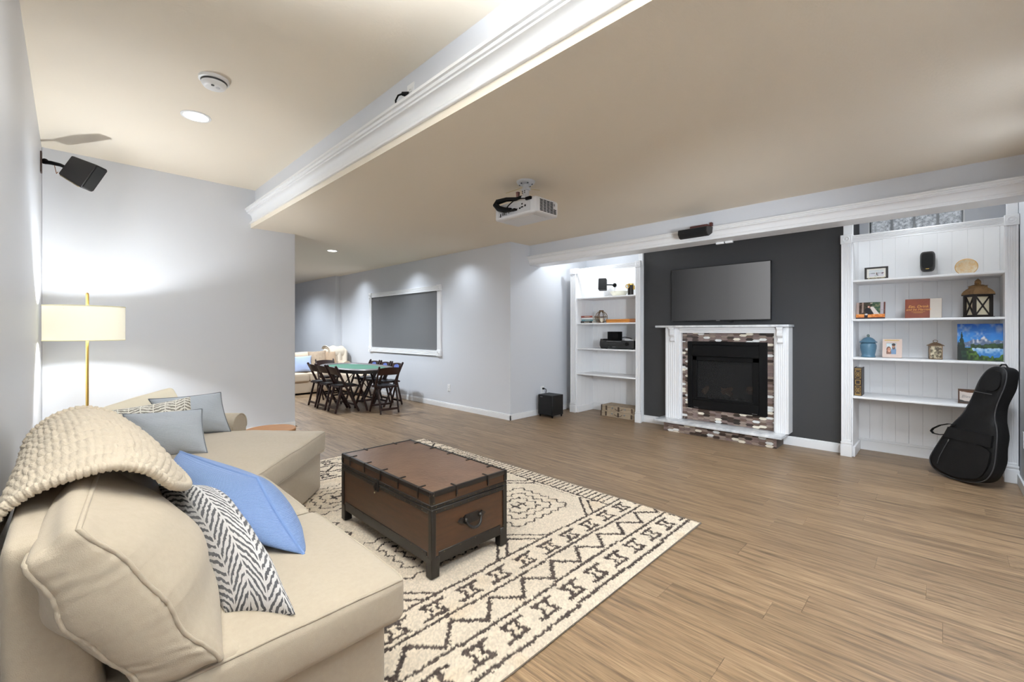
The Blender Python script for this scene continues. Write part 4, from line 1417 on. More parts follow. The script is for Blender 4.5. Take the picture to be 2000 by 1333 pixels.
part('felt', MB().prism(oval(ax_ - 0.10, by_ - 0.10, 0.660), (0, 0, 0.012)), mat('green_felt', (82, 118, 102), 0.95, spec=0.1, bump=(300, 0.2)), pt)
part('apron', MB().prism(oval(ax_ - 0.012, by_ - 0.012, 0.615), (0, 0, 0.045)), mat('black_vinyl', (26, 24, 24), 0.4), pt)
rl = MB()
P = []
for q in range(10):
    a = 2 * math.pi * q / 10
    P.append(oval(ax_ - 0.05 + 0.052 * math.cos(a), by_ - 0.05 + 0.052 * math.sin(a + 0) * 0 + by_ * 0 + 0.052 * math.cos(a) - 0.0, 0.672 + 0.020 * math.sin(a)))
rl.grid(np.array(P), closed_u=True, closed_v=True)
part('padded_rail', rl, mat('grey_vinyl', (92, 88, 88), 0.4), pt)
for y in (6.86, 7.84):
    for s in (-1, 1):
        part('leg', MB().bar((3.53 + s * 0.150, y + 0.20, 0.0), (3.53 + s * 0.150, y - 0.20, 0.62), 0.022, 0.04, up=(0, 1, 0.4), bev=0.003), chair_wood, pt)
        part('leg', MB().bar((3.53 + s * 0.126, y - 0.20, 0.0), (3.53 + s * 0.126, y + 0.20, 0.62), 0.022, 0.04, up=(0, 1, 0.4), bev=0.003), chair_wood, pt)
    part('leg_brace', MB().bar((3.38, y + 0.13, 0.12), (3.68, y + 0.13, 0.12), 0.018, 0.03), chair_wood, pt)
    part('leg_brace', MB().tube([(3.53, y, 0.31), (3.53, 7.35, 0.60)], 0.007, 8), blk_m, pt)

# ------------------------------------------------------------------ far sofa with its pillows and folded throw
fs_m = fabric('oatmeal_twill', (200, 182, 160), 300, 0.2)
fs = thing('far_sofa', 'beige sofa at the far end behind the card table', 'sofa', (3.6, 9.6, 0))
cushion('base', boxc(2.60, 4.20, 9.27, 10.12, 0.03, 0.27), fs_m, fs, rnd=0.08, wrinkle=0.002, n=12)
cushion('seat_cushion', boxc(2.60, 3.46, 9.22, 9.95, 0.262, 0.43), fs_m, fs, puff=(0, 0, 0.02), rnd=0.22, wrinkle=0.003, n=16, piping=[(2, 0.93)])
cushion('seat_cushion', boxc(3.47, 4.14, 9.22, 9.95, 0.262, 0.43), fs_m, fs, puff=(0, 0, 0.02), rnd=0.22, wrinkle=0.003, n=16, piping=[(2, 0.93)])
cushion('sofa_back', boxc(2.60, 4.30, 9.88, 10.12, 0.03, 0.72), fs_m, fs, rnd=0.3, wrinkle=0.002, n=14)
cushion('back_cushion', boxc(2.75, 3.24, 9.72, 9.92, 0.43, 0.87), fs_m, fs, puff=(0, 0.03, 0.02), rnd=0.25, wrinkle=0.004, n=16, seed=31)
cushion('back_cushion', boxc(3.27, 3.95, 9.70, 9.92, 0.43, 0.83), fs_m, fs, puff=(0, 0.03, 0.02), rnd=0.25, wrinkle=0.004, n=16, seed=32)
fa = MB()
fa.tube([(4.23, 9.20, 0.55), (4.23, 10.1, 0.55)], 0.10, 20).box(4.14, 4.32, 9.22, 10.1, 0.03, 0.55)
part('rolled_arm', fa, fs_m, fs)
cushion('corner_seat', boxc(4.02, 4.34, 8.35, 9.22, 0.05, 0.42), fs_m, fs, rnd=0.15, wrinkle=0.003, n=14, seed=33)
part('sofa_foot', MB().box(2.62, 4.18, 9.32, 10.08, 0.0, 0.04), blk_m, fs)
part('sofa_foot', MB().box(4.06, 4.30, 8.40, 9.2, 0.0, 0.06), blk_m, fs)
pillow('throw_pillow', [(3.26, 9.66, 0.76), (3.62, 9.58, 0.78), (3.58, 9.44, 0.45), (3.19, 9.50, 0.44)], 0.13, fabric('pale_blue_cotton', (158, 170, 198), 200, 0.2),
       'pale blue throw pillow on the far sofa', 'pillow', 'pillows on the far sofa', seed=41, n=16, pipe=0)
pillow('throw_pillow', [(3.58, 9.68, 0.86), (3.94, 9.62, 0.88), (3.92, 9.48, 0.48), (3.56, 9.54, 0.47)], 0.14, fabric('taupe_linen', (178, 158, 136), 200, 0.2, var=(20, 0.5, (150, 130, 110))),
       'taupe patterned throw pillow on the far sofa', 'pillow', 'pillows on the far sofa', seed=42, n=16, pipe=0)
pillow('throw_pillow', [(3.90, 9.66, 0.86), (4.10, 9.50, 0.85), (4.10, 9.38, 0.48), (3.90, 9.50, 0.47)], 0.12, fabric('brown_linen', (170, 146, 122), 200, 0.2),
       'narrow brown throw pillow on the far sofa, edge turned to the table', 'pillow', 'pillows on the far sofa', seed=43, n=16, pipe=0)
fx, fz_ = np.meshgrid(np.linspace(0, 1, 30), np.linspace(0, 1, 26), indexing='ij')
yy = np.where(fz_ < 0.4, 10.10 - 0.55 * fz_ / 0.4, 9.55 - 0.12 * (fz_ - 0.4) / 0.6)
zz = np.where(fz_ < 0.4, 0.90 + 0.06 * np.sin(fz_ / 0.4 * 3.1), 0.90 - 0.50 * (fz_ - 0.4) / 0.6)
P = np.stack([4.02 + 0.42 * fx - 0.10 * fz_, yy + 0.02 * np.sin(fx * 19), zz + 0.022 * np.sin(fx * 15 + 3 * fz_) - 0.10 * fx * fz_], -1)
fth = thing('folded_throw', 'cream throw folded over the right back corner of the far sofa', 'blanket', (4.2, 9.8, 0.8))
tm = MB().grid(P).grid(P - np.array([0, -0.02, 0.03]), flip=True)
part('throw_cloth', tm, fabric('cream_fleece', (216, 203, 184), 160, 0.4), fth, angle=180)
cushion('throw_fold', boxc(4.00, 4.40, 9.55, 9.95, 0.70, 0.93), fabric('cream_fleece', (216, 203, 184), 160, 0.4), fth, puff=(0.02, 0.03, 0.03), rnd=0.35, wrinkle=0.012, n=16, seed=44)

# ------------------------------------------------------------------ subwoofer, outlets
sb = thing('subwoofer', 'black subwoofer cube on the floor by the return wall', 'speaker', (5.15, 4.26, 0))
part('cabinet', MB().box(5.03, 5.285, 4.115, 4.395, 0.035, 0.335, 0.004), mat('black_ash', (15, 15, 16), 0.5, bump=(60, 0.15)), sb)
part('grille', MB().box(5.018, 5.03, 4.12, 4.39, 0.04, 0.33, 0.005), mat('speaker_cloth', (12, 12, 13), 0.85), sb)
part('maker_badge', MB().box(5.016, 5.019, 4.30, 4.345, 0.302, 0.309), mat('steel', (150, 150, 150), 0.4, 0.9), sb)
for x_ in (5.05, 5.265):
    for y_ in (4.135, 4.375):
        part('foot', MB().cyl((x_, y_, 0), (x_, y_, 0.036), 0.009, 0.015, 10), blk_m, sb)
plate_m = mat('white_plastic', (236, 236, 236), 0.35)
slot_m = mat('slot_dark', (60, 60, 60), 0.6)


def outlet(name, label, c, nrm, w=0.07, h=0.115, sockets=True, cat='outlet'):
    t = thing(name, label, cat, c)
    c = vec(c); n = vec(nrm)
    s = Vector((0, 0, 1)).cross(n)
    if s.length < 0.1: s = Vector((1, 0, 0))
    up = n.cross(s)

    def bx(mb, cu, cv, hu, hv, d0, d1):
        poly = [c + s * (cu + a * hu) + up * (cv + b_ * hv) + n * d0 for a, b_ in ((-1, -1), (1, -1), (1, 1), (-1, 1))]
        mb.prism(poly, n * (d1 - d0))
        return mb
    part('cover_plate', bx(MB(), 0, 0, w / 2, h / 2, 0, 0.006), plate_m, t)
    if sockets:
        for v_ in (-0.021, 0.021):
            so_ = part('socket', bx(MB(), 0, v_, 0.016, 0.014, 0.006, 0.008), plate_m, t)
            mb = bx(MB(), -0.006, v_ + 0.003, 0.0012, 0.0045, 0.008, 0.0085); bx(mb, 0.006, v_ + 0.003, 0.0012, 0.0045, 0.008, 0.0085)
            part('socket_slots', mb, slot_m, so_, kind='stuff')
    return t


outlet('wall_outlet', 'white wall outlet below the framed grey panel', (XP, 5.93, 0.345), (-1, 0, 0))
o1 = outlet('wall_outlet', 'white wall outlet above the subwoofer with a black plug', (5.205, 4.47, 0.375), (0, -1, 0), 0.075, 0.125)
cd = thing('power_cord', 'black power cord plugged in above the subwoofer', 'cord', (5.21, 4.44, 0.36))
part('plug', MB().box(5.192, 5.225, 4.43, 4.462, 0.385, 0.412, 0.006), blk_m, cd)
part('cable', MB().tube([(5.21, 4.435, 0.398), (5.235, 4.42, 0.392), (5.262, 4.43, 0.37), (5.258, 4.435, 0.335), (5.235, 4.43, 0.30), (5.225, 4.42, 0.22), (5.22, 4.41, 0.16)], 0.005, 8), blk_m, cd)
outlet('wall_outlet', 'white plate high on the tray soffit with a black plug', (1.65, 2.60, 2.935), (-1, 0, 0), 0.085, 0.13)
cd2 = thing('power_cord', 'short black cord plugged in on the soffit above the crown moulding', 'cord', (1.63, 2.65, 2.9))
part('plug', MB().cyl((1.636, 2.61, 2.925), (1.60, 2.64, 2.93), 0.020, 0.012, 12), blk_m, cd2)
part('cable', MB().tube([(1.605, 2.635, 2.93), (1.59, 2.67, 2.925), (1.588, 2.70, 2.90), (1.60, 2.71, 2.86), (1.615, 2.71, 2.832)], 0.006, 8), blk_m, cd2)
outlet('light_switch', 'white switch plate on the right wall beside the guitar bag', (5.40, -0.47, 0.42), (0, 1, 0), 0.075, 0.125, sockets=False)

# ------------------------------------------------------------------ decorative cases on the floor of the left bookcase
case_m = mat('map_paper', (176, 160, 138), 0.7, var=(14, 0.5, (146, 128, 106)))
tan_m = mat('dark_leather_strap', (74, 58, 46), 0.6)
for k, (z0_, z1_, dx_, lab) in enumerate(((0.0, 0.082, 0.0, 'lower tan decorative case on the floor of the left bookcase'), (0.083, 0.168, 0.012, 'upper tan decorative case stacked on the other one in the left bookcase'))):
    cs = thing('decorative_case', lab, 'case', (5.88, 3.45, z0_), 0, 'decorative cases')
    part('case_body', MB().box(5.74 + dx_, 6.02 + dx_, 3.13, 3.74, z0_, z0_ + 0.055, 0.004), case_m, cs)
    part('case_lid', MB().box(5.74 + dx_, 6.02 + dx_, 3.13, 3.74, z0_ + 0.056, z1_, 0.004), case_m, cs)
    for y_ in (3.22, 3.44, 3.65):
        part('strap', MB().box(5.736 + dx_, 5.745 + dx_, y_ - 0.014, y_ + 0.014, z0_ + 0.012, z1_ - 0.006, 0.002), tan_m, cs)
    for y_ in (3.335, 3.545):
        part('clasp', MB().box(5.734 + dx_, 5.745 + dx_, y_ - 0.012, y_ + 0.012, z0_ + 0.040, z0_ + 0.066, 0.002), mat('steel', (150, 150, 150), 0.4, 0.9), cs)
    for y_ in (3.135, 3.735):
        part('corner_guard', MB().box(5.737 + dx_, 5.765 + dx_, y_ - 0.010, y_ + 0.010, z0_ + 0.002, z1_ + 0.001, 0.003), tan_m, cs)
    part('carry_handle', MB().tube([(5.738 + dx_, 3.41 + 0.06 * math.cos(a) + 0.03, z0_ + 0.05 - 0.026 * math.sin(a)) for a in np.linspace(0, math.pi, 9)], 0.004, 6), tan_m, cs)

# ------------------------------------------------------------------ things on the left bookcase
Z1, Z2, Z3, Z4 = [SHELF_TOP[k] + 0.001 for k in (3, 2, 1, 0)]
spk_m = mat('speaker_black', (30, 27, 26), 0.6, bump=(120, 0.2))
sp1 = thing('bookshelf_speaker', 'small black speaker on a wall arm inside the left bookcase', 'speaker', (6.0, 3.78, 2.0))
M_ = Matrix.Translation((5.93, 3.83, 2.035)) @ Matrix.Rotation(R(24), 4, 'Z') @ Matrix.Rotation(R(8), 4, 'Y')
mb = MB().box(-0.06, 0.055, -0.062, 0.062, -0.092, 0.092, 0.012, 2); mb.xform(M_)
part('cabinet', mb, spk_m, sp1)
mb = MB().box(-0.066, -0.059, -0.056, 0.056, -0.086, 0.086, 0.004); mb.xform(M_)
part('grille', mb, mat('speaker_cloth', (12, 12, 13), 0.85), sp1)
part('wall_arm', MB().tube([(5.97, 3.80, 2.035), (6.05, 3.745, 2.035), (6.13, 3.735, 2.035)], 0.010, 8).cyl((6.122, 3.735, 2.035), (6.1352, 3.735, 2.035), 0.032, n=16), blk_m, sp1)
bw = thing('bowl', 'wide cream bowl on the top shelf of the left bookcase', 'bowl', (5.90, 3.52, Z1))
part('bowl_body', MB().lathe((5.90, 3.52, Z1), [(0.07, 0), (0.085, 0.006), (0.12, 0.045), (0.138, 0.078), (0.134, 0.080), (0.112, 0.045), (0.07, 0.014), (0.001, 0.012)], 32), mat('cream_glaze', (236, 232, 214), 0.25), bw)
bn = thing('binocular_bookend', 'dark canister with brass rings beside the cream bowl', 'ornament', (5.86, 3.30, Z1))
part('canister', MB().cyl((5.86, 3.30, Z1), (5.86, 3.30, Z1 + 0.165), 0.043, n=24), mat('dark_bronze', (38, 32, 28), 0.35, 0.4), bn)
part('brass_ring', MB().tube([(5.812, 3.325 + 0.026 * math.cos(a), Z1 + 0.140 + 0.026 * math.sin(a)) for a in np.linspace(0, 2 * math.pi, 19)[:-1]], 0.007, 7, closed=True), brass_m, bn)
part('brass_cap', MB().cyl((5.86, 3.30, Z1 + 0.158), (5.86, 3.30, Z1 + 0.178), 0.045, n=24), brass_m, bn)
part('side_tab', MB().box(5.85, 5.87, 3.235, 3.262, Z1 + 0.09, Z1 + 0.15, 0.003), brass_m, bn)
books = (('red', (150, 78, 66), 0.030, 'red-spined book on top of the stack in the left bookcase'), ('white', (206, 210, 212), 0.028, 'white book, second in the stack in the left bookcase'),
         ('teal', (120, 160, 166), 0.026, 'teal book, third in the stack in the left bookcase'), ('black', (52, 46, 44), 0.034, 'black book at the bottom of the stack in the left bookcase'))
zb_ = Z2
for k, (nm, cc, h_, lab) in enumerate(reversed(books)):
    bk_ = thing('book', lab, 'book', (5.88, 4.02, zb_), 0, 'stacked books')
    dx_ = rng.uniform(-0.012, 0.012); dy_ = rng.uniform(-0.010, 0.010)
    part('cover', MB().box(5.79 + dx_, 5.98 + dx_, 3.92 + dy_, 4.135 + dy_, zb_, zb_ + 0.003).box(5.79 + dx_, 5.98 + dx_, 3.92 + dy_, 4.135 + dy_, zb_ + h_ - 0.004, zb_ + h_ - 0.001)
         .box(5.786 + dx_, 5.79 + dx_, 3.92 + dy_, 4.135 + dy_, zb_, zb_ + h_ - 0.001), mat('book_' + nm, cc, 0.5), bk_)
    part('pages', MB().box(5.79 + dx_, 5.975 + dx_, 3.924 + dy_, 4.131 + dy_, zb_ + 0.003, zb_ + h_ - 0.004), mat('paper', (224, 218, 204), 0.8), bk_)
    part('spine_title', MB().box(5.7855 + dx_, 5.786 + dx_, 3.97 + dy_, 4.07 + dy_, zb_ + h_ * 0.4, zb_ + h_ * 0.6), mat('spine_print', (226, 214, 190) if nm != 'white' else (70, 80, 100), 0.5), bk_)
    zb_ += h_
orb = thing('orb_lantern', 'round bronze orb candle holder beside the book stack', 'lantern', (5.88, 3.80, Z2))
bronze_m = mat('aged_bronze', (122, 98, 74), 0.45, 0.5)
mb = MB()
for a in (0.2, 1.25, 2.3):
    mb.tube([(5.87 + 0.09 * math.cos(q) * math.cos(a), 3.815 + 0.09 * math.cos(q) * math.sin(a), Z2 + 0.095 + 0.088 * math.sin(q)) for q in np.linspace(0, 2 * math.pi, 29)[:-1]], 0.006, 6, closed=True)
mb.tube([(5.87 + 0.09 * math.cos(q), 3.815 + 0.09 * math.sin(q), Z2 + 0.095) for q in np.linspace(0, 2 * math.pi, 29)[:-1]], 0.006, 6, closed=True)
part('orb_frame', mb, bronze_m, orb)
part('neck_ring', MB().lathe((5.87, 3.815, Z2 + 0.178), [(0.03, 0), (0.036, 0.004), (0.036, 0.020), (0.03, 0.024)], 18), bronze_m, orb)
part('base_ring', MB().lathe((5.87, 3.815, Z2), [(0.045, 0), (0.045, 0.008), (0.03, 0.012)], 18), bronze_m, orb)
part('candle', MB().cyl((5.87, 3.815, Z2 + 0.01), (5.87, 3.815, Z2 + 0.075), 0.028, n=18), mat('wax', (236, 226, 204), 0.5), orb)
bx_ = thing('wooden_box', 'flat orange-tan wooden box on the second shelf of the left bookcase', 'box', (5.86, 3.42, Z2))
part('box_body', MB().box(5.76, 5.95, 3.17, 3.66, Z2, Z2 + 0.032, 0.003), mat('orange_wood', (206, 138, 58), 0.4, var=(5, 0.5, (186, 116, 44)), stretch=(6, 1, 1)), bx_)
part('box_lid', MB().box(5.755, 5.955, 3.165, 3.665, Z2 + 0.033, Z2 + 0.053, 0.004), mat('orange_wood', (206, 138, 58), 0.4), bx_)
part('end_cap', MB().box(5.752, 5.958, 3.155, 3.26, Z2 + 0.001, Z2 + 0.055, 0.004), mat('brown_end', (150, 92, 44), 0.4), bx_)
rc = thing('stereo_receiver', 'black stereo receiver on the third shelf of the left bookcase', 'receiver', (5.88, 3.45, Z3))
part('chassis', MB().box(5.765, 6.08, 3.19, 3.71, Z3 + 0.012, Z3 + 0.125, 0.003), blk_m, rc)
fpz = part('front_panel', MB().box(5.752, 5.766, 3.185, 3.715, Z3 + 0.010, Z3 + 0.128, 0.004), mat('gloss_black', (20, 20, 21), 0.25), rc)
part('display', MB().box(5.750, 5.753, 3.36, 3.64, Z3 + 0.070, Z3 + 0.100, 0.001), mat('display_glass', (10, 12, 14), 0.1), fpz)
bt = MB()
for k in range(12):
    bt.box(5.748, 5.753, 3.40 + k * 0.021, 3.412 + k * 0.021, Z3 + 0.112, Z3 + 0.119)
bt.box(5.748, 5.753, 3.49, 3.545, Z3 + 0.028, Z3 + 0.033).box(5.748, 5.753, 3.60, 3.608, Z3 + 0.028, Z3 + 0.033)
part('button_row', bt, mat('steel', (150, 150, 150), 0.4, 0.9), fpz, kind='stuff')
part('volume_knob', MB().cyl((5.752, 3.30, Z3 + 0.078), (5.735, 3.30, Z3 + 0.078), 0.026, n=24), blk_m, fpz)
for x_ in (5.79, 6.05):
    for y_ in (3.23, 3.67):
        part('foot', MB().cyl((x_, y_, Z3), (x_, y_, Z3 + 0.013), 0.014, n=12), blk_m, rc)
sd = thing('side_speaker', 'slim black speaker standing left of the receiver', 'speaker', (5.86, 3.76, Z3))
mb = MB().prism([(5.80, 3.735 + 0.005, Z3), (5.80, 3.78, Z3), (5.80, 3.80, Z3 + 0.05), (5.80, 3.80, Z3 + 0.10), (5.80, 3.785, Z3 + 0.15), (5.80, 3.74, Z3 + 0.15)], (0.14, 0, 0))
part('cabinet', mb, spk_m, sd)
db = thing('black_device', 'tall black set-top box standing on the receiver', 'device', (5.92, 3.62, Z3 + 0.125))
part('case', MB().box(5.86, 6.0, 3.52, 3.70, Z3 + 0.126, Z3 + 0.262, 0.004).box(5.855, 5.862, 3.53, 3.605, Z3 + 0.135, Z3 + 0.255, 0.002).box(5.855, 5.862, 3.615, 3.69, Z3 + 0.135, Z3 + 0.255, 0.002), blk_m, db)
wb = thing('white_router', 'small white box with a black cable on the receiver', 'device', (5.9, 3.32, Z3 + 0.125))
part('case', MB().box(5.83, 5.98, 3.235, 3.39, Z3 + 0.126, Z3 + 0.150, 0.004), plate_m, wb)
part('cable', MB().tube([(5.84, 3.46, Z3 + 0.128), (5.83, 3.45, Z3 + 0.165), (5.83, 3.38, Z3 + 0.180), (5.84, 3.30, Z3 + 0.165), (5.86, 3.27, Z3 + 0.150)], 0.006, 8), blk_m, wb)

# ------------------------------------------------------------------ things on the right bookcase
ink = mat('black_frame', (40, 34, 30), 0.45)
YV = (0, -1, 0)


def mixc(a, b, t):
    return np.array(a, float) * (1 - t[..., None]) + np.array(b, float) * t[..., None]


def blob(u, v, cu, cv, ru, rv):
    return ((u - cu) / ru) ** 2 + ((v - cv) / rv) ** 2 < 1


pic_m = vcol('printed_picture', 0.35, 0.4)


def lake_photo(u, v):
    n = smoothnoise(u.shape, (14, 10), 1, 51)
    c = mixc((226, 230, 228), (206, 210, 212), np.clip(v, 0, 1)) + 6 * n[..., None]
    sh = np.abs(v - 0.50 + 0.05 * (0.5 - u)) < 0.035 + 0.02 * n
    c[sh & ((u < 0.42) | (u > 0.58))] = (52, 62, 56)
    c[v < 0.46] = (mixc((214, 210, 216), (176, 184, 178), np.clip(n, 0, 1)))[v < 0.46]
    c[blob(u, v, 0.54, 0.40, 0.035, 0.20)] = (86, 70, 66)
    c[blob(u, v, 0.50, 0.56, 0.035, 0.06)] = (220, 178, 168)
    c[blob(u, v, 0.60, 0.24, 0.05, 0.04)] = (60, 52, 50)
    c[blob(u, v, 0.88, 0.48, 0.06, 0.10)] = (108, 74, 84)
    m = (u < 0.03) | (u > 0.97) | (v < 0.04) | (v > 0.96)
    c[m] = (244, 240, 230)
    return c


f1 = thing('picture_frame', 'dark brown frame holding a pale lake photograph, top shelf', 'picture frame', (5.80, 0.47, Z1))
xf, fy0, fy1, fz0, fz1 = 5.80, 0.388, 0.575, Z1 + 0.001, Z1 + 0.132
mb = MB().box(xf, xf + 0.018, fy0, fy1, fz0, fz0 + 0.022, 0.002).box(xf, xf + 0.018, fy0, fy1, fz1 - 0.016, fz1, 0.002).box(xf, xf + 0.018, fy0, fy0 + 0.018, fz0 + 0.022, fz1 - 0.016, 0.002).box(xf, xf + 0.018, fy1 - 0.018, fy1, fz0 + 0.022, fz1 - 0.016, 0.002)
part('frame', mb, ink, f1)
part('mat_board', MB().box(xf + 0.008, xf + 0.016, fy0 + 0.016, fy1 - 0.016, fz0 + 0.02, fz1 - 0.014), mat('mat_board', (238, 234, 224), 0.8), f1)
picture('photograph', (xf + 0.0075, fy1 - 0.030, fz0 + 0.030), YV, (0, 0, 1), fy1 - fy0 - 0.060, fz1 - fz0 - 0.056, lake_photo, 44, 30, pic_m, f1)
text('ADVENTURE', 0.024, frame_m((xf - 0.001, (fy0 + fy1) / 2, fz0 + 0.015), YV, (0, 0, 1)), mat('cream_letters', (214, 198, 164), 0.6), f1, 'frame_lettering', 0.002)

sp2 = thing('bookshelf_speaker', 'rounded black speaker mounted at the back of the right bookcase', 'speaker', (6.0, 0.10, 2.0))
n = 14
mb = MB()
P = []
for t_ in np.linspace(0, 1, 9):
    xx = 5.94 + 0.16 * t_
    k = 0.80 + 0.20 * math.sin(math.pi * (0.12 + 0.62 * t_))
    if t_ == 0: k *= 0.93
    ring = []
    for q in np.linspace(0, 2 * math.pi, 33)[:-1]:
        cq, sq = math.cos(q), math.sin(q)
        ring.append((xx, 0.104 + 0.056 * k * abs(cq) ** 0.45 * np.sign(cq) * (1.0 + 0.05 * sq), 1.995 + 0.100 * k * abs(sq) ** 0.45 * np.sign(sq)))
    P.append(ring)
P = np.array(P)
mb.grid(P, closed_v=True)
mb.prism([tuple(p) for p in P[0]], (0.002, 0, 0)); mb.prism([tuple(p) for p in P[-1]], (-0.002, 0, 0))
part('cabinet', mb, spk_m, sp2)
part('grille', MB().prism([(5.936, 0.104 + (p[1] - 0.104) * 0.88, 1.995 + (p[2] - 1.995) * 0.9) for p in P[0]], (0.005, 0, 0)), mat('speaker_cloth', (12, 12, 13), 0.85), sp2)
part('wall_arm', MB().cyl((6.09, 0.104, 1.995), (6.1352, 0.104, 1.995), 0.014, n=12), blk_m, sp2)
part('maker_badge', MB().box(5.933, 5.937, 0.092, 0.116, 1.912, 1.917), brass_m, sp2)

ag = thing('agate_plate', 'oval honey and cream agate plate standing on the top shelf', 'ornament', (5.93, -0.16, Z1))
n = 40
M_ = Matrix.Translation((5.93, -0.162, Z1 + 0.079)) @ Matrix.Rotation(R(-12), 4, 'Y')
us, vs3 = np.meshgrid(np.linspace(0, 1, 14), np.linspace(0, 2 * math.pi, 49)[:-1], indexing='ij')
prof = np.array([0.0, 0.35, 0.60, 0.72, 0.86, 1.0])
P = np.stack([0.018 * (1 - us ** 2), 0.072 * us * np.cos(vs3), 0.072 * us * np.sin(vs3)], -1)
mb = MB(); mb.grid(P[1:], closed_v=True); mb.grid(P[1:] + np.array([0.012, 0, 0]), closed_v=True, flip=True)
mb.grid(np.stack([P[-1], P[-1] + np.array([0.012, 0, 0])]), closed_v=True)
mb.prism([tuple(p) for p in P[1]], (0.012, 0, 0))
mb.xform(M_)
am = mat('agate', (226, 184, 118), 0.15, spec=0.6, var=(26, 0.35, (244, 232, 206)))
part('plate_body', mb, am, ag)
eb = MB().tube([(0.006, 0.072 * math.cos(q), 0.072 * math.sin(q)) for q in np.linspace(0, 2 * math.pi, 41)[:-1]], 0.0055, 8, closed=True); eb.xform(M_)
part('amber_rim', eb, mat('amber', (212, 162, 88), 0.2), ag)
part('plate_stand', MB().box(5.915, 5.965, -0.20, -0.12, Z1, Z1 + 0.006, 0.002).tube([(5.95, -0.16, Z1 + 0.004), (5.965, -0.16, Z1 + 0.09)], 0.003, 6), mat('dark_bronze', (38, 32, 28), 0.35, 0.4), ag)


def porch_photo(u, v):
    n = smoothnoise(u.shape, (16, 12), 1, 61)
    c = mixc((70, 52, 44), (50, 66, 48), np.clip(u * 1.6 - 0.2, 0, 1)) + 16 * n[..., None]
    g = (u > 0.55) & (u < 0.84) & (v > 0.28)
    c[g] = mixc((44, 76, 56), (120, 118, 90), np.clip(0.5 + 0.8 * n, 0, 1))[g]
    c[(u < 0.10) & (v > 0.2)] = (168, 148, 140)
    c[(u > 0.20) & (u < 0.26) & (v > 0.35)] = (160, 136, 124)
    c[(u > 0.84) & (u < 0.94)] = (186, 176, 180)
    c[u > 0.955] = (110, 62, 54)
    lo = v < 0.26
    c[lo] = mixc((200, 112, 48), (226, 150, 84), np.clip(0.5 + n, 0, 1))[lo]
    c[v < 0.06] = (60, 40, 44)
    c[(u > 0.86) & (v > 0.5) & blob(u, v, 0.9, 0.5, 0.1, 0.02)] = (150, 120, 120)
    c[blob(u, v, 0.40, 0.50, 0.10, 0.16)] = (36, 34, 40)
    c[blob(u, v, 0.48, 0.34, 0.14, 0.10)] = (38, 36, 38)
    c[(u > 0.30) & (u < 0.42) & (v < 0.26)] = (46, 36, 42)
    d = np.abs((u - 0.52) - (0.74 - v) * 0.42)
    c[(d < 0.07 + 0.05 * (0.7 - v)) & (v > 0.27) & (v < 0.72)] = (226, 212, 204)
    c[blob(u, v, 0.435, 0.72, 0.035, 0.07)] = (214, 170, 150)
    c[blob(u, v, 0.43, 0.80, 0.035, 0.035)] = (60, 40, 36)
    c[blob(u, v, 0.475, 0.68, 0.028, 0.06)] = (160, 104, 80)
    c[blob(u, v, 0.36, 0.25, 0.05, 0.05)] = (214, 206, 206)
    c[blob(u, v, 0.53, 0.94, 0.04, 0.025)] = (240, 224, 196)
    return c


def leaning(x, yc, z, w, h, lean, yaw=0.0):
    """axes of a picture that leans back: returns corner, right, up"""
    rt = Vector((math.sin(yaw), -math.cos(yaw), 0))
    fw = Vector((math.cos(yaw), math.sin(yaw), 0))
    up = (Vector((0, 0, 1)) * math.cos(lean) + fw * math.sin(lean))
    nb = (fw * math.cos(lean) - Vector((0, 0, 1)) * math.sin(lean))
    c = Vector((x, yc, z)) - rt * (w / 2)
    return c, rt, up, nb


wc = thing('wedding_photo', 'wide colour photo block of a couple on porch steps', 'picture', (5.85, 0.53, Z2))
c_, rt, up, nb = leaning(5.86, 0.535, Z2 + 0.007, 0.235, 0.178, R(17))
part('photo_block', MB().prism([c_, c_ + rt * 0.235, c_ + rt * 0.235 + up * 0.178, c_ + up * 0.178], nb * 0.018), mat('canvas_edge', (92, 62, 54), 0.6), wc)
picture('photograph', c_ - nb * 0.0008, rt, up, 0.235, 0.178, porch_photo, 84, 60, pic_m, wc)
part('easel_leg', MB().bar(c_ + rt * 0.1 + nb * 0.02 + up * 0.12, Vector((5.965, 0.54, Z2 + 0.006)), 0.02, 0.004), ink, wc)

gb = thing('guest_book', 'red-brown and cream guest book propped on the second shelf', 'book', (5.85, 0.135, Z2))
gw, gh = 0.262, 0.190
c_, rt, up, nb = leaning(5.86, 0.135, Z2 + 0.004, gw, gh, R(9), R(-3))
leather = mat('rust_leather', (140, 62, 30), 0.45, var=(9, 0.5, (118, 48, 22)))
P0 = [c_, c_ + rt * gw * 0.69, c_ + rt * gw * 0.69 + up * gh, c_ + up * gh]
part('cover', MB().prism(P0, nb * 0.004), leather, gb)
part('cover_panel', MB().prism([c_ + rt * gw * 0.69, c_ + rt * gw, c_ + rt * gw + up * gh, c_ + rt * gw * 0.69 + up * gh], nb * 0.004), mat('cream_linen', (216, 206, 194), 0.7), gb)
part('pages', MB().prism([c_ + up * 0.004 + rt * 0.004 + nb * 0.004, c_ + rt * (gw - .004) + up * 0.004 + nb * 0.004, c_ + rt * (gw - .004) + up * (gh - .004) + nb * 0.004, c_ + up * (gh - .004) + rt * 0.004 + nb * 0.004], nb * 0.022), mat('paper', (224, 218, 204), 0.8), gb)
part('back_cover', MB().prism([p + nb * 0.026 for p in (c_, c_ + rt * gw, c_ + rt * gw + up * gh, c_ + up * gh)], nb * 0.004), leather, gb)
gold = mat('gold_print', (232, 168, 74), 0.4)
cx = c_ + rt * gw * 0.37 - nb * 0.0008
text('Eat, Drink', 0.036, frame_m(cx + up * gh * 0.60, rt, up), gold, gb, 'gold_lettering', 0.0004, shear=0.25)
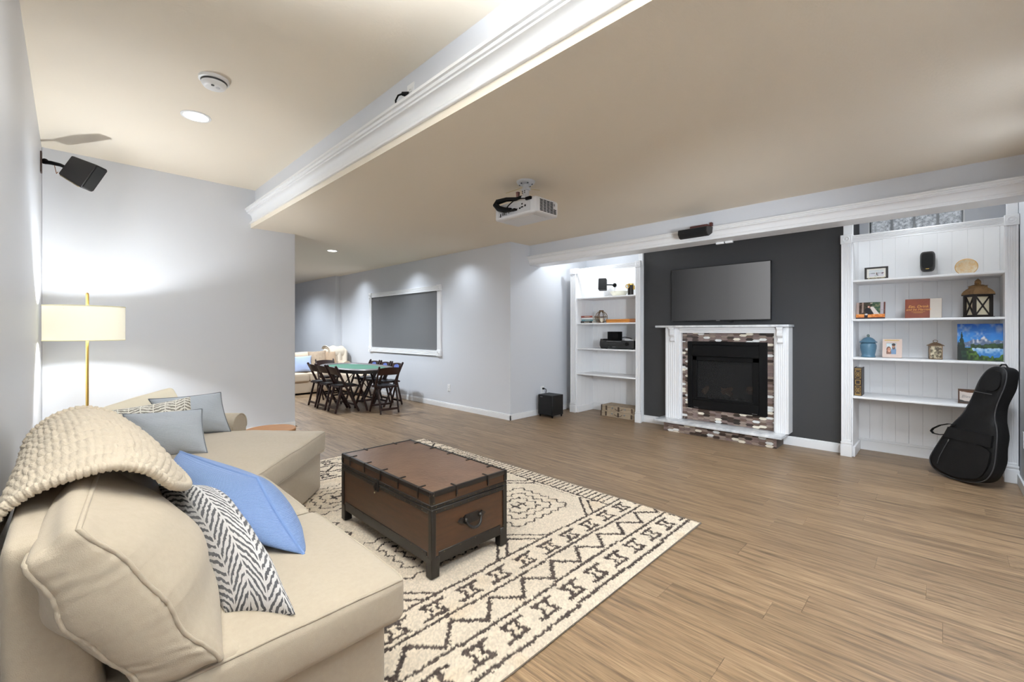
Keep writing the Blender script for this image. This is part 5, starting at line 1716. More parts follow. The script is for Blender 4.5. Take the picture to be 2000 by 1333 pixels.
text('and be Married', 0.029, frame_m(cx + up * gh * 0.44, rt, up), gold, gb, 'gold_lettering', 0.0004, shear=0.25)
part('gold_rule', MB().prism([cx + rt * -0.05 + up * gh * 0.32, cx + rt * 0.05 + up * gh * 0.32, cx + rt * 0.05 + up * (gh * 0.32 + 0.0022), cx + rt * -0.05 + up * (gh * 0.32 + 0.0022)], nb * -0.0004), gold, gb)
part('gold_rule', MB().prism([cx + rt * -0.034 + up * gh * 0.27, cx + rt * 0.034 + up * gh * 0.27, cx + rt * 0.034 + up * (gh * 0.27 + 0.0022), cx + rt * -0.034 + up * (gh * 0.27 + 0.0022)], nb * -0.0004), gold, gb)

# big lantern
ln = thing('lantern', 'large dark candle lantern with crossed bars and tan domed roof', 'lantern', (5.90, -0.235, Z2), R(28))
hw = 0.060
dkw = mat('distressed_black', (34, 27, 23), 0.55)
roof_m = mat('rusty_tan', (150, 118, 78), 0.7, var=(30, 0.5, (112, 84, 54)), bump=(60, 0.5))
part('lantern_base', MB().box(-hw - 0.018, hw + 0.018, -hw - 0.018, hw + 0.018, 0, 0.010, 0.002), dkw, ln, local=True)
part('eave_plate', MB().box(-hw - 0.020, hw + 0.020, -hw - 0.020, hw + 0.020, 0.205, 0.213, 0.002), dkw, ln, local=True)
for sx in (-1, 1):
    for sy in (-1, 1):
        part('corner_post', MB().box(sx * hw - 0.011, sx * hw + 0.011, sy * hw - 0.011, sy * hw + 0.011, 0.010, 0.205, 0.002), dkw, ln, local=True)
for k in range(4):
    a = k * math.pi / 2
    Mr = Matrix.Rotation(a, 4, 'Z')
    mb = MB().bar((-0.050, -hw, 0.022), (0.050, -hw, 0.193), 0.008, 0.010, up=(0, 1, 0)).bar((0.050, -hw, 0.022), (-0.050, -hw, 0.193), 0.008, 0.010, up=(0, 1, 0))
    mb.box(-0.050, 0.050, -hw - 0.006, -hw + 0.006, 0.010, 0.024).box(-0.050, 0.050, -hw - 0.006, -hw + 0.006, 0.191, 0.205)
    mb.xform(Mr)
    part('cross_bars', mb, dkw, ln, local=True)
    gmb = MB().box(-0.050, 0.050, -hw + 0.006, -hw + 0.008, 0.022, 0.193); gmb.xform(Mr)
    part('glass_panel', gmb, mat('frosted_cream', (222, 212, 184), 0.3), ln, local=True)
rf = MB()
rings = []
for s_, z_ in ((0.080, 0.213), (0.077, 0.228), (0.068, 0.248), (0.056, 0.264), (0.046, 0.272), (0.044, 0.290), (0.050, 0.294)):
    rings.append([(a * s_, b_ * s_, z_) for a, b_ in ((-1, -1), (0, -1), (1, -1), (1, 0), (1, 1), (0, 1), (-1, 1), (-1, 0))])
rf.grid(np.array(rings), closed_v=True)
part('roof', rf, roof_m, ln, local=True)
fn = MB()
fn.lathe((0, 0, 0.290), [(0.056, 0), (0.040, 0.010), (0.020, 0.016), (0.012, 0.024), (0.020, 0.034), (0.022, 0.044), (0.014, 0.058), (0.005, 0.066), (0.001, 0.070)], 16)
fn.tube([(0.036 * math.cos(q), 0.0, 0.318 + 0.026 * math.sin(q)) for q in np.linspace(0, 2 * math.pi, 19)[:-1]], 0.004, 6, closed=True)
part('finial', fn, roof_m, ln, local=True)
part('candle', MB().cyl((0, 0, 0.011), (0, 0, 0.10), 0.03, n=18), mat('wax', (236, 226, 204), 0.5), ln, local=True)

# blue jar
jr = thing('ginger_jar', 'frosted blue lidded jar on the third shelf', 'jar', (5.84, 0.548, Z3))
jm = mat('frosted_blue_glass', (70, 106, 128), 0.4, spec=0.5, var=(5, 0.6, (88, 122, 142)))
part('jar_body', MB().lathe((5.84, 0.548, Z3), [(0.058, 0), (0.062, 0.006), (0.056, 0.016), (0.054, 0.024), (0.060, 0.055), (0.067, 0.095), (0.068, 0.120), (0.062, 0.142), (0.056, 0.148)], 36), jm, jr)
jl = part('jar_lid', MB().lathe((5.84, 0.548, Z3 + 0.148), [(0.060, 0), (0.073, 0.004), (0.075, 0.010), (0.062, 0.018), (0.052, 0.034), (0.036, 0.050), (0.016, 0.058), (0.006, 0.062)], 36), jm, jr)
part('lid_knob', MB().ball((5.84, 0.548, Z3 + 0.222), 0.013, 14, (1, 1, 1.25)), mat('green_grey_knob', (98, 112, 108), 0.4), jl)


def selfie(u, v):
    n = smoothnoise(u.shape, (12, 12), 1, 71)
    c = mixc((206, 220, 226), (196, 206, 204), 1 - v) + 5 * n[..., None]
    c[blob(u, v, 0.74, 0.22, 0.30, 0.36)] = (112, 140, 172)
    c[blob(u, v, 0.24, 0.16, 0.26, 0.22)] = (120, 84, 70)
    c[blob(u, v, 0.24, 0.44, 0.22, 0.26)] = (118, 74, 54)
    c[blob(u, v, 0.28, 0.38, 0.15, 0.19)] = (200, 142, 116)
    c[blob(u, v, 0.72, 0.70, 0.17, 0.23)] = (196, 140, 112)
    c[blob(u, v, 0.72, 0.86, 0.19, 0.11)] = (52, 40, 36)
    c[blob(u, v, 0.74, 0.56, 0.15, 0.11)] = (84, 60, 52)
    for a, b_ in ((0.66, 0.73), (0.80, 0.73), (0.23, 0.42), (0.35, 0.42)):
        c[blob(u, v, a, b_, 0.03, 0.022)] = (50, 36, 34)
    c[blob(u, v, 0.29, 0.28, 0.06, 0.025)] = (240, 226, 220)
    c[blob(u, v, 0.73, 0.59, 0.055, 0.022)] = (236, 222, 216)
    return c


pf_ = thing('picture_frame', 'pale pink wooden frame with a photo of two smiling people', 'picture frame', (5.85, 0.36, Z3))
w_, h_ = 0.150, 0.192
c_, rt, up, nb = leaning(5.85, 0.362, Z3 + 0.003, w_, h_, R(14))
pk = mat('blush_wood', (212, 190, 178), 0.5)


def fquad(a0, a1, b0, b1):
    return [c_ + rt * a0 + up * b0, c_ + rt * a1 + up * b0, c_ + rt * a1 + up * b1, c_ + rt * a0 + up * b1]


mb = MB().prism(fquad(0, w_, 0, 0.034), nb * 0.014).prism(fquad(0, w_, 0.150, h_), nb * 0.014).prism(fquad(0, 0.030, 0.034, 0.150), nb * 0.014).prism(fquad(w_ - 0.044, w_, 0.034, 0.150), nb * 0.014)
part('frame', mb, pk, pf_)
part('gold_bar', MB().prism([p - nb * 0.001 for p in fquad(0.014, w_ - 0.022, 0.172, 0.182)], nb * 0.001), mat('gold_foil', (190, 160, 92), 0.35, 0.5), pf_)
part('backing', MB().prism([p + nb * 0.010 for p in fquad(0.004, w_ - 0.004, 0.004, h_ - 0.004)], nb * 0.004), ink, pf_)
picture('photograph', c_ + rt * 0.029 + up * 0.033 + nb * 0.008, rt, up, w_ - 0.072, 0.118, selfie, 44, 56, pic_m, pf_)
part('easel_leg', MB().bar(c_ + rt * 0.02 + nb * 0.015 + up * 0.05, Vector((5.94, 0.43, Z3 + 0.002)), 0.022, 0.005), ink, pf_)

# small mosaic lantern
ml = thing('mosaic_lantern', 'small bronze lantern with mottled mercury glass panes', 'lantern', (5.87, 0.047, Z3), R(6))
merc = mat('mercury_glass', (206, 192, 160), 0.22, spec=0.7, var=(38, 0.16, (74, 62, 44)))
part('lantern_base', MB().box(-0.046, 0.046, -0.046, 0.046, 0, 0.008, 0.002), bronze_m, ml, local=True)
for k in range(4):
    Mr = Matrix.Rotation(k * math.pi / 2, 4, 'Z')
    gmb = MB().box(-0.040, 0.040, -0.043, -0.040, 0.008, 0.128); gmb.xform(Mr)
    part('glass_panel', gmb, merc, ml, local=True)
    pmb2 = MB().box(0.039, 0.046, -0.046, -0.039, 0.008, 0.130); pmb2.xform(Mr)
    part('corner_post', pmb2, bronze_m, ml, local=True)
rf = MB()
rings = []
for s_, z_ in ((0.058, 0.128), (0.058, 0.133), (0.036, 0.148), (0.018, 0.158), (0.010, 0.162)):
    rings.append([(a * s_, b_ * s_, z_) for a, b_ in ((-1, -1), (1, -1), (1, 1), (-1, 1))])
rf.grid(np.array(rings), closed_v=True).prism([(a, b_, c2) for a, b_, c2 in rings[0]], (0, 0, 0.001)).prism(rings[-1], (0, 0, 0.001))
part('roof', rf, bronze_m, ml, local=True, angle=20)
part('top_ring', MB().tube([(0.0, 0.016 * math.cos(q), 0.172 + 0.012 * math.sin(q)) for q in np.linspace(0, 2 * math.pi, 17)[:-1]], 0.003, 6, closed=True), bronze_m, ml, local=True)


def lake_painting(u, v):
    n = smoothnoise(u.shape, (22, 18), 1, 81)
    n2 = smoothnoise(u.shape, (9, 7), 1, 82)
    c = mixc((66, 142, 214), (26, 84, 176), np.clip((v - 0.5) * 2 + 0.3 * n2, 0, 1))
    cl_ = np.clip(1.6 * (0.55 - np.abs(v - 0.86 + 0.06 * np.sin(6 * u))) - 0.55 + 0.5 * n2 + 0.3 * n, 0, 0.75)
    c = c * (1 - cl_[..., None]) + np.array((208, 206, 214)) * cl_[..., None]
    ridge = 0.50 + 0.14 * np.exp(-((u - 0.60) / 0.10) ** 2) + 0.08 * np.exp(-((u - 0.38) / 0.10) ** 2) + 0.07 * np.exp(-((u - 0.90) / 0.10) ** 2) + 0.02 * n
    mt = (v < ridge) & (v > 0.36)
    c[mt] = mixc((96, 112, 140), (214, 214, 220), np.clip(1.1 * n + (v - 0.48) * 5, 0, 1))[mt]
    tr_ = (v < 0.46 + 0.04 * n - 0.03 * (u < 0.6)) & (v > 0.33)
    c[tr_ & (u > 0.30)] = mixc((34, 54, 38), (58, 84, 52), np.clip(0.5 + n, 0, 1))[tr_ & (u > 0.30)]
    lk = (v < 0.33 + 0.012 * n) & (v > 0.10 + 0.06 * n + 0.5 * np.clip(0.62 - u, 0, 1) + 0.35 * np.clip(u - 0.9, 0, 1)) & (u > 0.33 + 0.1 * (v < 0.25))
    c[lk] = mixc((58, 122, 190), (176, 206, 230), np.clip(0.35 + 0.5 * n + (v - 0.22) * 5, 0, 1))[lk]
    gr = (v < 0.34) & ~lk
    c[gr] = mixc((26, 48, 24), (84, 116, 42), np.clip(0.45 + 0.8 * n, 0, 1))[gr]
    t0 = np.abs(u - 0.10) < 0.20 * np.clip(0.80 - v, 0, 1) * (0.9 + 0.25 * n)
    c[t0 & (v < 0.80)] = mixc((20, 40, 30), (34, 62, 44), np.clip(0.5 + n, 0, 1))[t0 & (v < 0.80)]
    t1 = np.abs(u - 0.03) < 0.16 * np.clip(0.55 - v, 0, 1)
    c[t1] = (26, 34, 30)
    return c


pa = thing('lake_painting', 'painted canvas of a mountain lake beside the guitar bag', 'painting', (5.85, -0.27, Z3))
w_, h_ = 0.285, 0.335
c_, rt, up, nb = leaning(5.80, -0.243, Z3 + 0.004, w_, h_, R(6))
part('canvas', MB().prism(fquad(0, w_, 0, h_), nb * 0.018), mat('canvas_white', (196, 190, 180), 0.8), pa)
picture('painted_face', c_ - nb * 0.0008, rt, up, w_, h_, lake_painting, 96, 110, vcol('oil_paint', 0.5, 0.3, bump=(90, 0.4)), pa)

# leather-bound book
lbk = thing('leather_book', 'dark leather-bound book with gilt spine standing by the left pilaster', 'book', (5.80, 0.63, Z4))
lm = mat('dark_leather', (44, 28, 22), 0.45)
gilt = mat('gilt', (178, 146, 82), 0.4, 0.4)
bx0, by0, by1, bz1 = 5.735, 0.590, 0.654, Z4 + 0.292
part('cover', MB().box(bx0, bx0 + 0.20, by0, by0 + 0.004, Z4, bz1).box(bx0, bx0 + 0.20, by1 - 0.004, by1, Z4, bz1).box(bx0, bx0 + 0.005, by0 + 0.004, by1 - 0.004, Z4, bz1, 0.001), lm, lbk)
part('pages', MB().box(bx0 + 0.005, bx0 + 0.195, by0 + 0.004, by1 - 0.004, Z4 + 0.004, bz1 - 0.005), mat('paper', (224, 218, 204), 0.8), lbk)
yc_ = (by0 + by1) / 2
gm_ = MB()


def rect_ring(mb, y, z, hy, hz, t):
    for a, b_, c1, d1 in ((y - hy, y + hy, z - hz, z - hz + t), (y - hy, y + hy, z + hz - t, z + hz), (y - hy, y - hy + t, z - hz, z + hz), (y + hy - t, y + hy, z - hz, z + hz)):
        mb.box(bx0 - 0.0015, bx0 + 0.001, a, b_, c1, d1)


for z_ in (Z4 + 0.060, Z4 + 0.222):
    rect_ring(gm_, yc_, z_, 0.024, 0.042, 0.0025)
    gm_.tube([(bx0 - 0.001, yc_ + 0.015 * math.cos(q), z_ + 0.020 * math.sin(q)) for q in np.linspace(0, 2 * math.pi, 17)[:-1]], 0.0018, 5, closed=True)
    gm_.ball((bx0 - 0.001, yc_, z_), 0.006, 8, (0.4, 1, 1))
    gm_.bar((bx0 - 0.001, yc_ - 0.022, z_ - 0.04), (bx0 - 0.001, yc_ + 0.022, z_ + 0.04), 0.002, 0.002, up=(1, 0, 0)).bar((bx0 - 0.001, yc_ + 0.022, z_ - 0.04), (bx0 - 0.001, yc_ - 0.022, z_ + 0.04), 0.002, 0.002, up=(1, 0, 0))
rect_ring(gm_, yc_, Z4 + 0.141, 0.022, 0.024, 0.0055)
for z_ in (Z4 + 0.010, Z4 + 0.277):
    gm_.box(bx0 - 0.0015, bx0 + 0.001, by0 + 0.006, by1 - 0.006, z_ - 0.004, z_ + 0.004)
part('gilt_tooling', gm_, gilt, lbk, kind='stuff')

# framed sign, half hidden by the bag
sg = thing('framed_sign', 'small brown framed sign with grey script, half hidden by the guitar bag', 'sign', (5.80, -0.185, Z4))
w_, h_ = 0.150, 0.132
c_, rt, up, nb = leaning(5.80, -0.180, Z4 + 0.003, w_, h_, R(5))
mb = MB().prism(fquad(0, w_, 0, 0.010), nb * 0.02).prism(fquad(0, w_, h_ - 0.012, h_), nb * 0.02).prism(fquad(0, 0.010, 0.010, h_ - 0.012), nb * 0.02).prism(fquad(w_ - 0.010, w_, 0.010, h_ - 0.012), nb * 0.02)
part('frame', mb, mat('walnut_frame', (72, 44, 26), 0.5), sg)


def sign_face(u, v):
    n = smoothnoise(u.shape, (8, 8), 1, 91)
    c = np.ones(u.shape + (3,)) * np.array((206, 194, 186.0)) + 5 * n[..., None]
    c[v > 0.90 - 0.10 * np.sin(np.clip(u, 0, 1) * 3.1) ** 2 + 0.02 * n] = (92, 56, 28)
    c[v < 0.12 + 0.12 * np.clip(0.35 - u, 0, 1) * 2 + 0.03 * n] = (66, 66, 64)
    return c


picture('sign_face', c_ + rt * 0.008 + up * 0.008 + nb * 0.006, rt, up, w_ - 0.016, h_ - 0.018, sign_face, 90, 80, pic_m, sg)
part('backing', MB().prism([p + nb * 0.007 for p in fquad(0.006, w_ - 0.006, 0.006, h_ - 0.006)], nb * 0.006), ink, sg)
text('Blessed', 0.036, frame_m(c_ + rt * (w_ * 0.5) + up * (h_ * 0.48) + nb * 0.005, rt, up), mat('grey_script', (128, 122, 120), 0.6), sg, 'sign_lettering', 0.0004, shear=0.3)

# ------------------------------------------------------------------ guitar bag
gbag = thing('guitar_bag', 'black padded guitar bag leaning in the right corner', 'guitar bag', (5.45, -0.2, 0))
nylon = mat('black_nylon', (15, 15, 16), 0.6, spec=0.25, bump=(26, 0.35))
nylon2 = mat('black_nylon_fold', (13, 13, 14), 0.55, spec=0.28, bump=(18, 0.5))
n_ = Vector((-0.76246, 0.64209, 0.07988)).normalized()
ex = Vector((0.64414, 0.76490, 0)); ey = Vector((0.0611, -0.05146, 0.9968))
o0 = Vector((5.274, -0.242, 0.068))
sil = [(-0.04, 0.951), (0.023, 0.923), (0.072, 0.844), (0.093, 0.785), (0.118, 0.689), (0.158, 0.58), (0.193, 0.504), (0.261, 0.415), (0.331, 0.292), (0.402, 0.142), (0.433, 0.064), (0.42, 0.008), (0.364, -0.031), (0.28, -0.054), (0.188, -0.058), (0.086, -0.045), (-0.003, -0.008), (-0.043, 0.057), (-0.067, 0.141), (-0.07, 0.314), (-0.067, 0.439), (-0.041, 0.519), (-0.046, 0.608), (-0.069, 0.696), (-0.098, 0.792), (-0.106, 0.881), (-0.093, 0.929)]


def smooth_loop(pts, it=2):
    for _ in range(it):
        out = []
        for i in range(len(pts)):
            a, b_ = np.array(pts[i - 1]), np.array(pts[i])
            out += [tuple(a * 0.75 + b_ * 0.25), tuple(a * 0.25 + b_ * 0.75)]
        pts = out
    return pts


loop = smooth_loop(sil, 2)
cen = np.mean(np.array(loop), 0)


def bagp(p, dep):
    return o0 + ex * p[0] + ey * p[1] - n_ * dep


D_BAG = 0.122
spine = lambda p: np.array((np.interp(p[1], [-0.05, 0.10, 0.43, 0.55, 0.95], [0.17, 0.18, 0.09, 0.06, -0.02]), np.clip(p[1], 0.06, 0.86)))
rings = []
for k, (sc_, dp) in enumerate(((0.15, -0.020), (0.45, -0.018), (0.75, -0.014), (0.93, -0.006), (1.0, 0.004), (1.015, 0.03), (1.015, 0.10), (0.99, D_BAG - 0.006), (0.92, D_BAG + 0.004), (0.5, D_BAG + 0.010), (0.15, D_BAG + 0.010))):
    ring = []
    for i, p in enumerate(loop):
        s_ = spine(p)
        q = s_ + (np.array(p) - s_) * sc_
        w_ = 0.004 * math.sin(q[1] * 34 + q[0] * 25) * (1 if sc_ < 1 else 0.5)
        ring.append(tuple(bagp(q, dp - w_)))
    rings.append(ring)
P = np.array(rings)
mb = MB().grid(P, closed_v=True)
mb.bm.faces.new([v for v in list(mb.bm.verts)[:len(loop)]])
mb.bm.verts.ensure_lookup_table()
mb.bm.faces.new([mb.bm.verts[i] for i in range((len(rings) - 1) * len(loop), len(rings) * len(loop))])
part('bag_body', mb, nylon, gbag, angle=60)
pipe_bm = MB().tube([tuple(bagp(p, 0.002)) for p in loop], 0.0045, 6, closed=True)
part('seam_piping', pipe_bm, mat('grey_piping', (58, 58, 60), 0.6), gbag, label='dark grey piping')
low = [(0.385, 0.060), (0.370, 0.020), (0.29, -0.022), (0.19, -0.030), (0.086, -0.018), (0.018, 0.012), (-0.022, 0.075), (-0.045, 0.16), (-0.052, 0.29), (0.300, 0.290), (0.335, 0.215)]
low_s = smooth_loop(low, 2)
mb = MB().prism([tuple(bagp(p, -0.028)) for p in low_s], n_ * -0.024)
part('front_pocket', mb, nylon2, gbag, angle=60)
part('pocket_flap', MB().prism([tuple(bagp(p, -0.034)) for p in ((-0.055, 0.285), (0.305, 0.292), (0.268, 0.385), (-0.060, 0.385))], n_ * -0.02), nylon2, gbag)
part('upper_pocket', MB().prism([tuple(bagp(p, -0.026)) for p in smooth_loop([(-0.072, 0.735), (0.072, 0.755), (0.052, 0.83), (0.005, 0.895), (-0.05, 0.92), (-0.090, 0.88)], 2)], n_ * -0.014), nylon2, gbag, angle=60)
part('zip', MB().tube([tuple(bagp(p, -0.030)) for p in ((0.255, 0.270), (0.290, 0.19), (0.320, 0.11), (0.335, 0.04))], 0.0035, 6), mat('grey_piping', (58, 58, 60), 0.6), gbag)
part('zip_pull', MB().tube([tuple(bagp((0.252, 0.277), -0.034)), tuple(bagp((0.256, 0.257), -0.036))], 0.004, 6), mat('steel', (150, 150, 150), 0.4, 0.9), gbag)
part('zip', MB().tube([tuple(bagp(p, -0.036)) for p in ((-0.04, 0.715), (0.03, 0.72), (0.085, 0.725))], 0.003, 6), mat('grey_piping', (58, 58, 60), 0.6), gbag)
hd = [bagp((0.215, 0.415), -0.02), bagp((0.27, 0.41), -0.03), bagp((0.33, 0.385), -0.035), bagp((0.385, 0.345), -0.035), bagp((0.405, 0.318), -0.032), bagp((0.385, 0.300), -0.03), bagp((0.330, 0.300), -0.03), bagp((0.285, 0.315), -0.02)]
hb = MB()
for a, b_ in zip(hd[:-1], hd[1:]):
    hb.bar(a, b_, 0.006, 0.022, up=tuple(n_))
part('carry_handle', hb, nylon2, gbag)
part('hang_loop', MB().tube([bagp((-0.03, 0.942), 0.03), bagp((-0.045, 0.965), 0.03), bagp((-0.070, 0.967), 0.03), bagp((-0.088, 0.94), 0.03)], 0.006, 6), nylon2, gbag)

# ------------------------------------------------------------------ surround speakers
ws = thing('wall_speaker', 'black surround speaker on a wall arm high in the left corner', 'speaker', (XL, 5.9, 2.85))
part('wall_plate', MB().box(XL, XL + 0.012, 5.865, 5.945, 2.76, 2.95, 0.003), mat('bronze_plate', (58, 40, 34), 0.5), ws)
part('wall_arm', MB().ball((XL + 0.03, 5.905, 2.87), 0.026, 12).tube([(XL + 0.02, 5.905, 2.86), (-0.12, 5.86, 2.855), (-0.06, 5.80, 2.835), (-0.01, 5.72, 2.795)], [0.016, 0.018, 0.016, 0.014], 10), blk_m, ws)
TLc, TRc, BRc, BLc = [Vector(p) for p in ((0.010, 5.69, 2.915), (0.167, 5.385, 2.79), (0.064, 5.489, 2.585), (-0.079, 5.777, 2.745))]
fnrm = (TRc - BLc).cross(TLc - BRc).normalized()
if fnrm.dot(Vector((0, -1, 0))) < 0: fnrm = -fnrm
mb = MB().prism([TLc, TRc, BRc, BLc], fnrm * -0.10)
mb._bev(list(mb.bm.verts), 0.014, 2)
part('cabinet', mb, spk_m, ws)
mid_r = [(TRc + (TLc - TRc) * 0.02), (BRc + (BLc - BRc) * 0.02)]
dr = (TRc - TLc).normalized()
part('grille', MB().prism([TRc + dr * 0.001 + (BRc - TRc) * 0.06 - fnrm * 0.01, BRc + dr * 0.001 + (TRc - BRc) * 0.06 - fnrm * 0.01, BRc + dr * 0.001 + (TRc - BRc) * 0.06 - fnrm * 0.09, TRc + dr * 0.001 + (BRc - TRc) * 0.06 - fnrm * 0.09], dr * 0.012), mat('speaker_cloth', (12, 12, 13), 0.85), ws)
part('edge_trim', MB().bar(BLc + (BRc - BLc) * 0.12 - fnrm * 0.002, BLc + (BRc - BLc) * 0.94 - fnrm * 0.002, 0.006, 0.01, up=tuple(fnrm)), mat('pale_brass', (190, 176, 140), 0.3, 0.8), ws)
part('speaker_wire', MB().tube([(-0.10, 5.84, 2.84), (-0.09, 5.815, 2.78), (-0.085, 5.80, 2.75), (-0.075, 5.775, 2.76)], 0.003, 6), mat('copper_wire', (150, 96, 60), 0.4, 0.7), ws)

cs_ = thing('centre_speaker', 'black centre-channel speaker hanging from the header above the television', 'speaker', (4.8, 1.905, 2.38))
pr = [(4.845, 2.42), (4.70, 2.405), (4.672, 2.395), (4.665, 2.35), (4.70, 2.315), (4.735, 2.308), (4.83, 2.352)]
part('cabinet', MB().prism([(a, 1.752, z) for a, z in pr], (0, 0.305, 0)), spk_m, cs_, angle=30)
part('grille', MB().prism([(4.668, 1.765, 2.392), (4.661, 1.765, 2.35), (4.696, 1.765, 2.318), (4.702, 1.765, 2.322), (4.672, 1.765, 2.352), (4.676, 1.765, 2.392)], (0, 0.28, 0)), mat('speaker_cloth', (12, 12, 13), 0.85), cs_)
part('hanging_bracket', MB().box(4.82, 4.92, 1.80, 1.99, 2.405, 2.455, 0.003).box(4.88, 4.92, 1.775, 1.80, 2.42, 2.48, 0.002), mat('dark_red_bracket', (84, 42, 38), 0.5), cs_)
for k, (a, b_) in enumerate(((1.925, 2.010), (1.805, 1.885))):
    pass
scr = thing('mounting_clips', 'pair of white mounting clips under the header, above the television', 'bracket', (5.14, 1.73, 2.29))
part('clip', MB().box(5.12, 5.155, 1.735, 1.82, 2.278, 2.30, 0.002), plate_m, scr)
part('clip', MB().box(5.12, 5.155, 1.645, 1.722, 2.278, 2.30, 0.002), plate_m, scr)
part('pin', MB().cyl((5.14, 1.7285, 2.278), (5.14, 1.7285, 2.30), 0.006, n=8), blk_m, scr)

# ------------------------------------------------------------------ projector
pj = thing('projector', 'white projector hanging upside down from the low ceiling', 'projector', (2.78, 2.58, 2.6))
pw = mat('projector_white', (214, 214, 216), 0.4)
px0, px1, py0, py1, pz0, pz1 = 2.665, 2.965, 2.36, 2.845, 2.275, 2.415
part('body', MB().box(px0, px1, py0, py1, pz0, pz1, 0.022, 3), pw, pj)
part('bottom_cover', MB().box(px0 + 0.04, px1 - 0.08, py0 + 0.06, py1 - 0.07, pz0 - 0.004, pz0 + 0.002, 0.003), pw, pj)
part('port_recess', MB().box(px0 - 0.002, px0 + 0.004, py0 + 0.055, py1 - 0.045, pz0 + 0.022, pz1 - 0.028, 0.004), mat('port_panel_grey', (196, 196, 199), 0.5), pj)
pp = MB()
for y_, z_, w2_, h2_ in ((0.40, 0.045, .010, .014), (0.375, 0.045, .006, .022), (0.355, 0.045, .006, .022), (0.335, 0.050, .007, .008), (0.335, 0.036, .007, .008), (0.40, 0.030, .014, .010), (0.30, 0.045, .007, .007),
                       (0.26, 0.055, .020, .007), (0.20, 0.060, .016, .006), (0.165, 0.060, .016, .012), (0.135, 0.066, .024, .010), (0.105, 0.072, .014, .016), (0.14, 0.092, .014, .012)):
    pp.box(px0 - 0.005, px0 - 0.001, py0 + y_, py0 + y_ + w2_, pz0 + z_ - h2_ / 2, pz0 + z_ + h2_ / 2)
part('ports', pp, blk_m, pj, kind='stuff')
vt = MB()
for j in range(9):
    for i in range(5):
        if i == 4 and j > 3: continue
        vt.box(px0 + 0.055 + i * 0.044, px0 + 0.092 + i * 0.044, py0 - 0.0015, py0 + 0.003, pz0 + 0.022 + j * 0.0112, pz0 + 0.029 + j * 0.0112)
part('vent_slots', vt, blk_m, pj, kind='stuff')
part('side_badge', MB().box(px1 - 0.065, px1 - 0.05, py0 - 0.001, py0 + 0.002, pz1 - 0.05, pz1 - 0.03), mat('badge_grey', (140, 142, 146), 0.5), pj)
part('lens', MB().cyl((px1 - 0.005, py1 - 0.12, (pz0 + pz1) / 2), (px1 + 0.02, py1 - 0.12, (pz0 + pz1) / 2), 0.042, 0.038, 24), blk_m, pj)
mnt = mat('mount_white', (206, 208, 212), 0.35, 0.2)
mx_, my_ = 2.783, 2.576
part('ceiling_plate', MB().lathe((mx_, my_, 2.570), [(0.05, 0.0), (0.074, 0.012), (0.080, 0.022), (0.080, 0.030)], 32), mnt, pj)
part('ceiling_column', MB().cyl((mx_, my_, 2.44), (mx_, my_, 2.575), 0.030, 0.026, 20).box(mx_ - 0.03, mx_ + 0.03, my_ - 0.035, my_ + 0.035, 2.520, 2.545, 0.005).box(mx_ - 0.036, mx_ + 0.036, my_ - 0.03, my_ + 0.03, 2.44, 2.475, 0.006), mnt, pj)
bh = MB()
for k in range(6):
    a = k * 1.047
    bh.cyl((mx_ + 0.055 * math.cos(a), my_ + 0.055 * math.sin(a), 2.568), (mx_ + 0.055 * math.cos(a), my_ + 0.055 * math.sin(a), 2.585), 0.007, n=8)
for z_ in (2.495, 2.51, 2.46):
    for s_ in (-0.013, 0.013):
        bh.cyl((mx_ - 0.031, my_ + s_, z_), (mx_ - 0.027, my_ + s_, z_), 0.005, n=8)
part('bolt_heads', bh, mat('bolt_dark', (70, 72, 78), 0.4, 0.6), pj, kind='stuff')
part('mount_bracket', MB().bar((mx_ - 0.07, my_ - 0.10, 2.424), (mx_ + 0.07, my_ + 0.10, 2.424), 0.03, 0.008).bar((mx_ + 0.07, my_ - 0.10, 2.424), (mx_ - 0.07, my_ + 0.10, 2.424), 0.03, 0.008), mnt, pj)
pc = thing('projector_cables', 'black cables bunched over the back of the projector', 'cord', (2.66, 2.65, 2.4))
part('cable_bundle', MB().tube([(2.76, 2.60, 2.47), (2.72, 2.63, 2.445), (2.67, 2.70, 2.445), (2.645, 2.79, 2.435), (2.635, 2.80, 2.41), (2.635, 2.76, 2.37), (2.64, 2.69, 2.345), (2.645, 2.62, 2.335)], [0.010, 0.016, 0.019, 0.024, 0.026, 0.026, 0.024, 0.016], 10), blk_m, pc)
part('cable', MB().tube([(2.655, 2.45, 2.40), (2.640, 2.50, 2.405), (2.630, 2.58, 2.398), (2.63, 2.64, 2.37), (2.635, 2.67, 2.345)], 0.005, 8), blk_m, pc)
part('plug', MB().box(2.645, 2.672, 2.40, 2.46, 2.385, 2.41, 0.004).box(2.63, 2.672, 2.565, 2.62, 2.322, 2.338, 0.004), blk_m, pc)
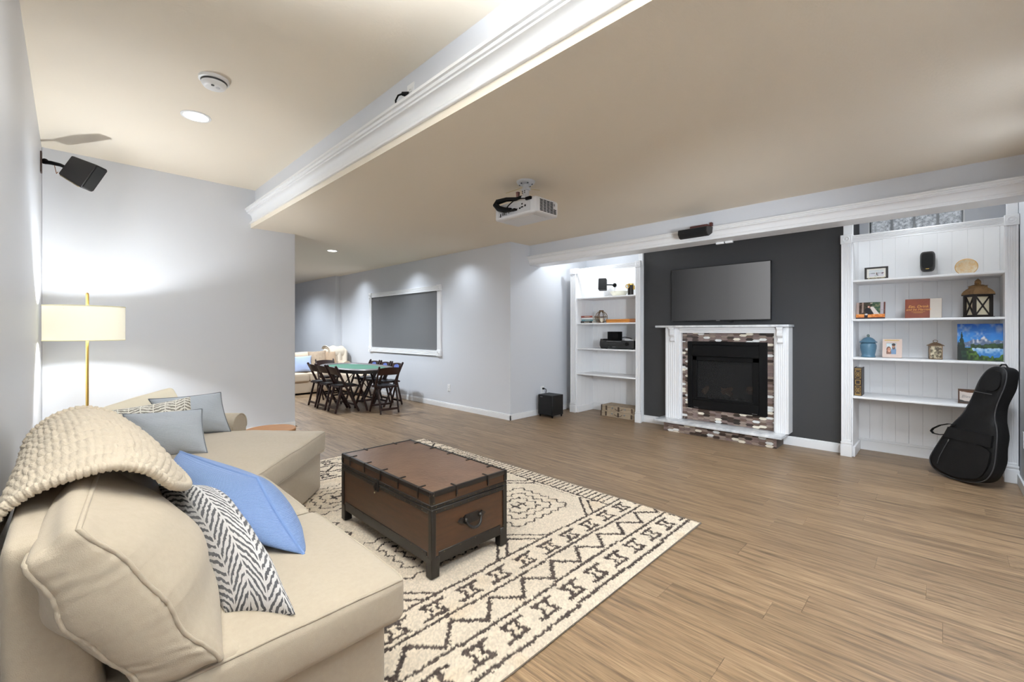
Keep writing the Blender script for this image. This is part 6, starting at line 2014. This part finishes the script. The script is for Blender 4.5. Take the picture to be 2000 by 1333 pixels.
part('hanging_plug', MB().cyl((2.745, 2.635, 2.51), (2.745, 2.635, 2.45), 0.018, 0.013, 10), mat('dark_red_bracket', (84, 42, 38), 0.5), pc)
part('zip_tie', MB().bar((2.74, 2.58, 2.535), (2.70, 2.74, 2.515), 0.006, 0.003).bar((2.80, 2.54, 2.53), (2.86, 2.48, 2.52), 0.006, 0.003), mat('tan_tie', (200, 180, 130), 0.5), pc)

# ------------------------------------------------------------------ smoke detector and recessed lamps
smd = thing('smoke_detector', 'white round smoke detector on the tray ceiling', 'smoke detector', (0.716, 3.66, 3.08))
part('mount_ring', MB().lathe((0.716, 3.66, 3.058), [(0.084, 0.0), (0.092, 0.004), (0.092, 0.022)], 36), plate_m, smd)
part('detector_body', MB().lathe((0.716, 3.66, 3.015), [(0.001, 0.0), (0.050, 0.001), (0.064, 0.006), (0.074, 0.020), (0.078, 0.034)], 36), plate_m, smd)
part('vent_gap', MB().lathe((0.716, 3.66, 3.046), [(0.078, 0.0), (0.080, 0.012)], 36), slot_m, smd)
part('test_button', MB().lathe((0.735, 3.64, 3.012), [(0.001, 0), (0.013, 0.001), (0.014, 0.005)], 16), mat('button_grey', (200, 200, 202), 0.4), smd)
part('sensor_slot', MB().lathe((0.70, 3.62, 3.013), [(0.001, 0), (0.010, 0.0), (0.010, 0.004)], 12), slot_m, smd)
glow = emit('lamp_lens', (255, 252, 244), 7)


def can(label, c, r):
    t = thing('recessed_light', label, 'ceiling light', c, 0)
    x_, y_, z_ = c
    part('trim_ring', MB().lathe((x_, y_, z_ - 0.006), [(r * 0.80, 0.004), (r * 0.82, 0.0), (r, 0.002), (r, 0.006)], 40), plate_m, t)
    part('lens', MB().lathe((x_, y_, z_ - 0.004), [(0.001, 0.0), (r * 0.8, 0.0005), (r * 0.8, 0.003)], 40), glow, t)


can('lit recessed light in the tray ceiling near the smoke detector', (0.735, 4.40, 3.08), 0.105)
can('lit recessed light in the low ceiling beyond the partition wall', (2.98, 7.02, 2.60), 0.085)
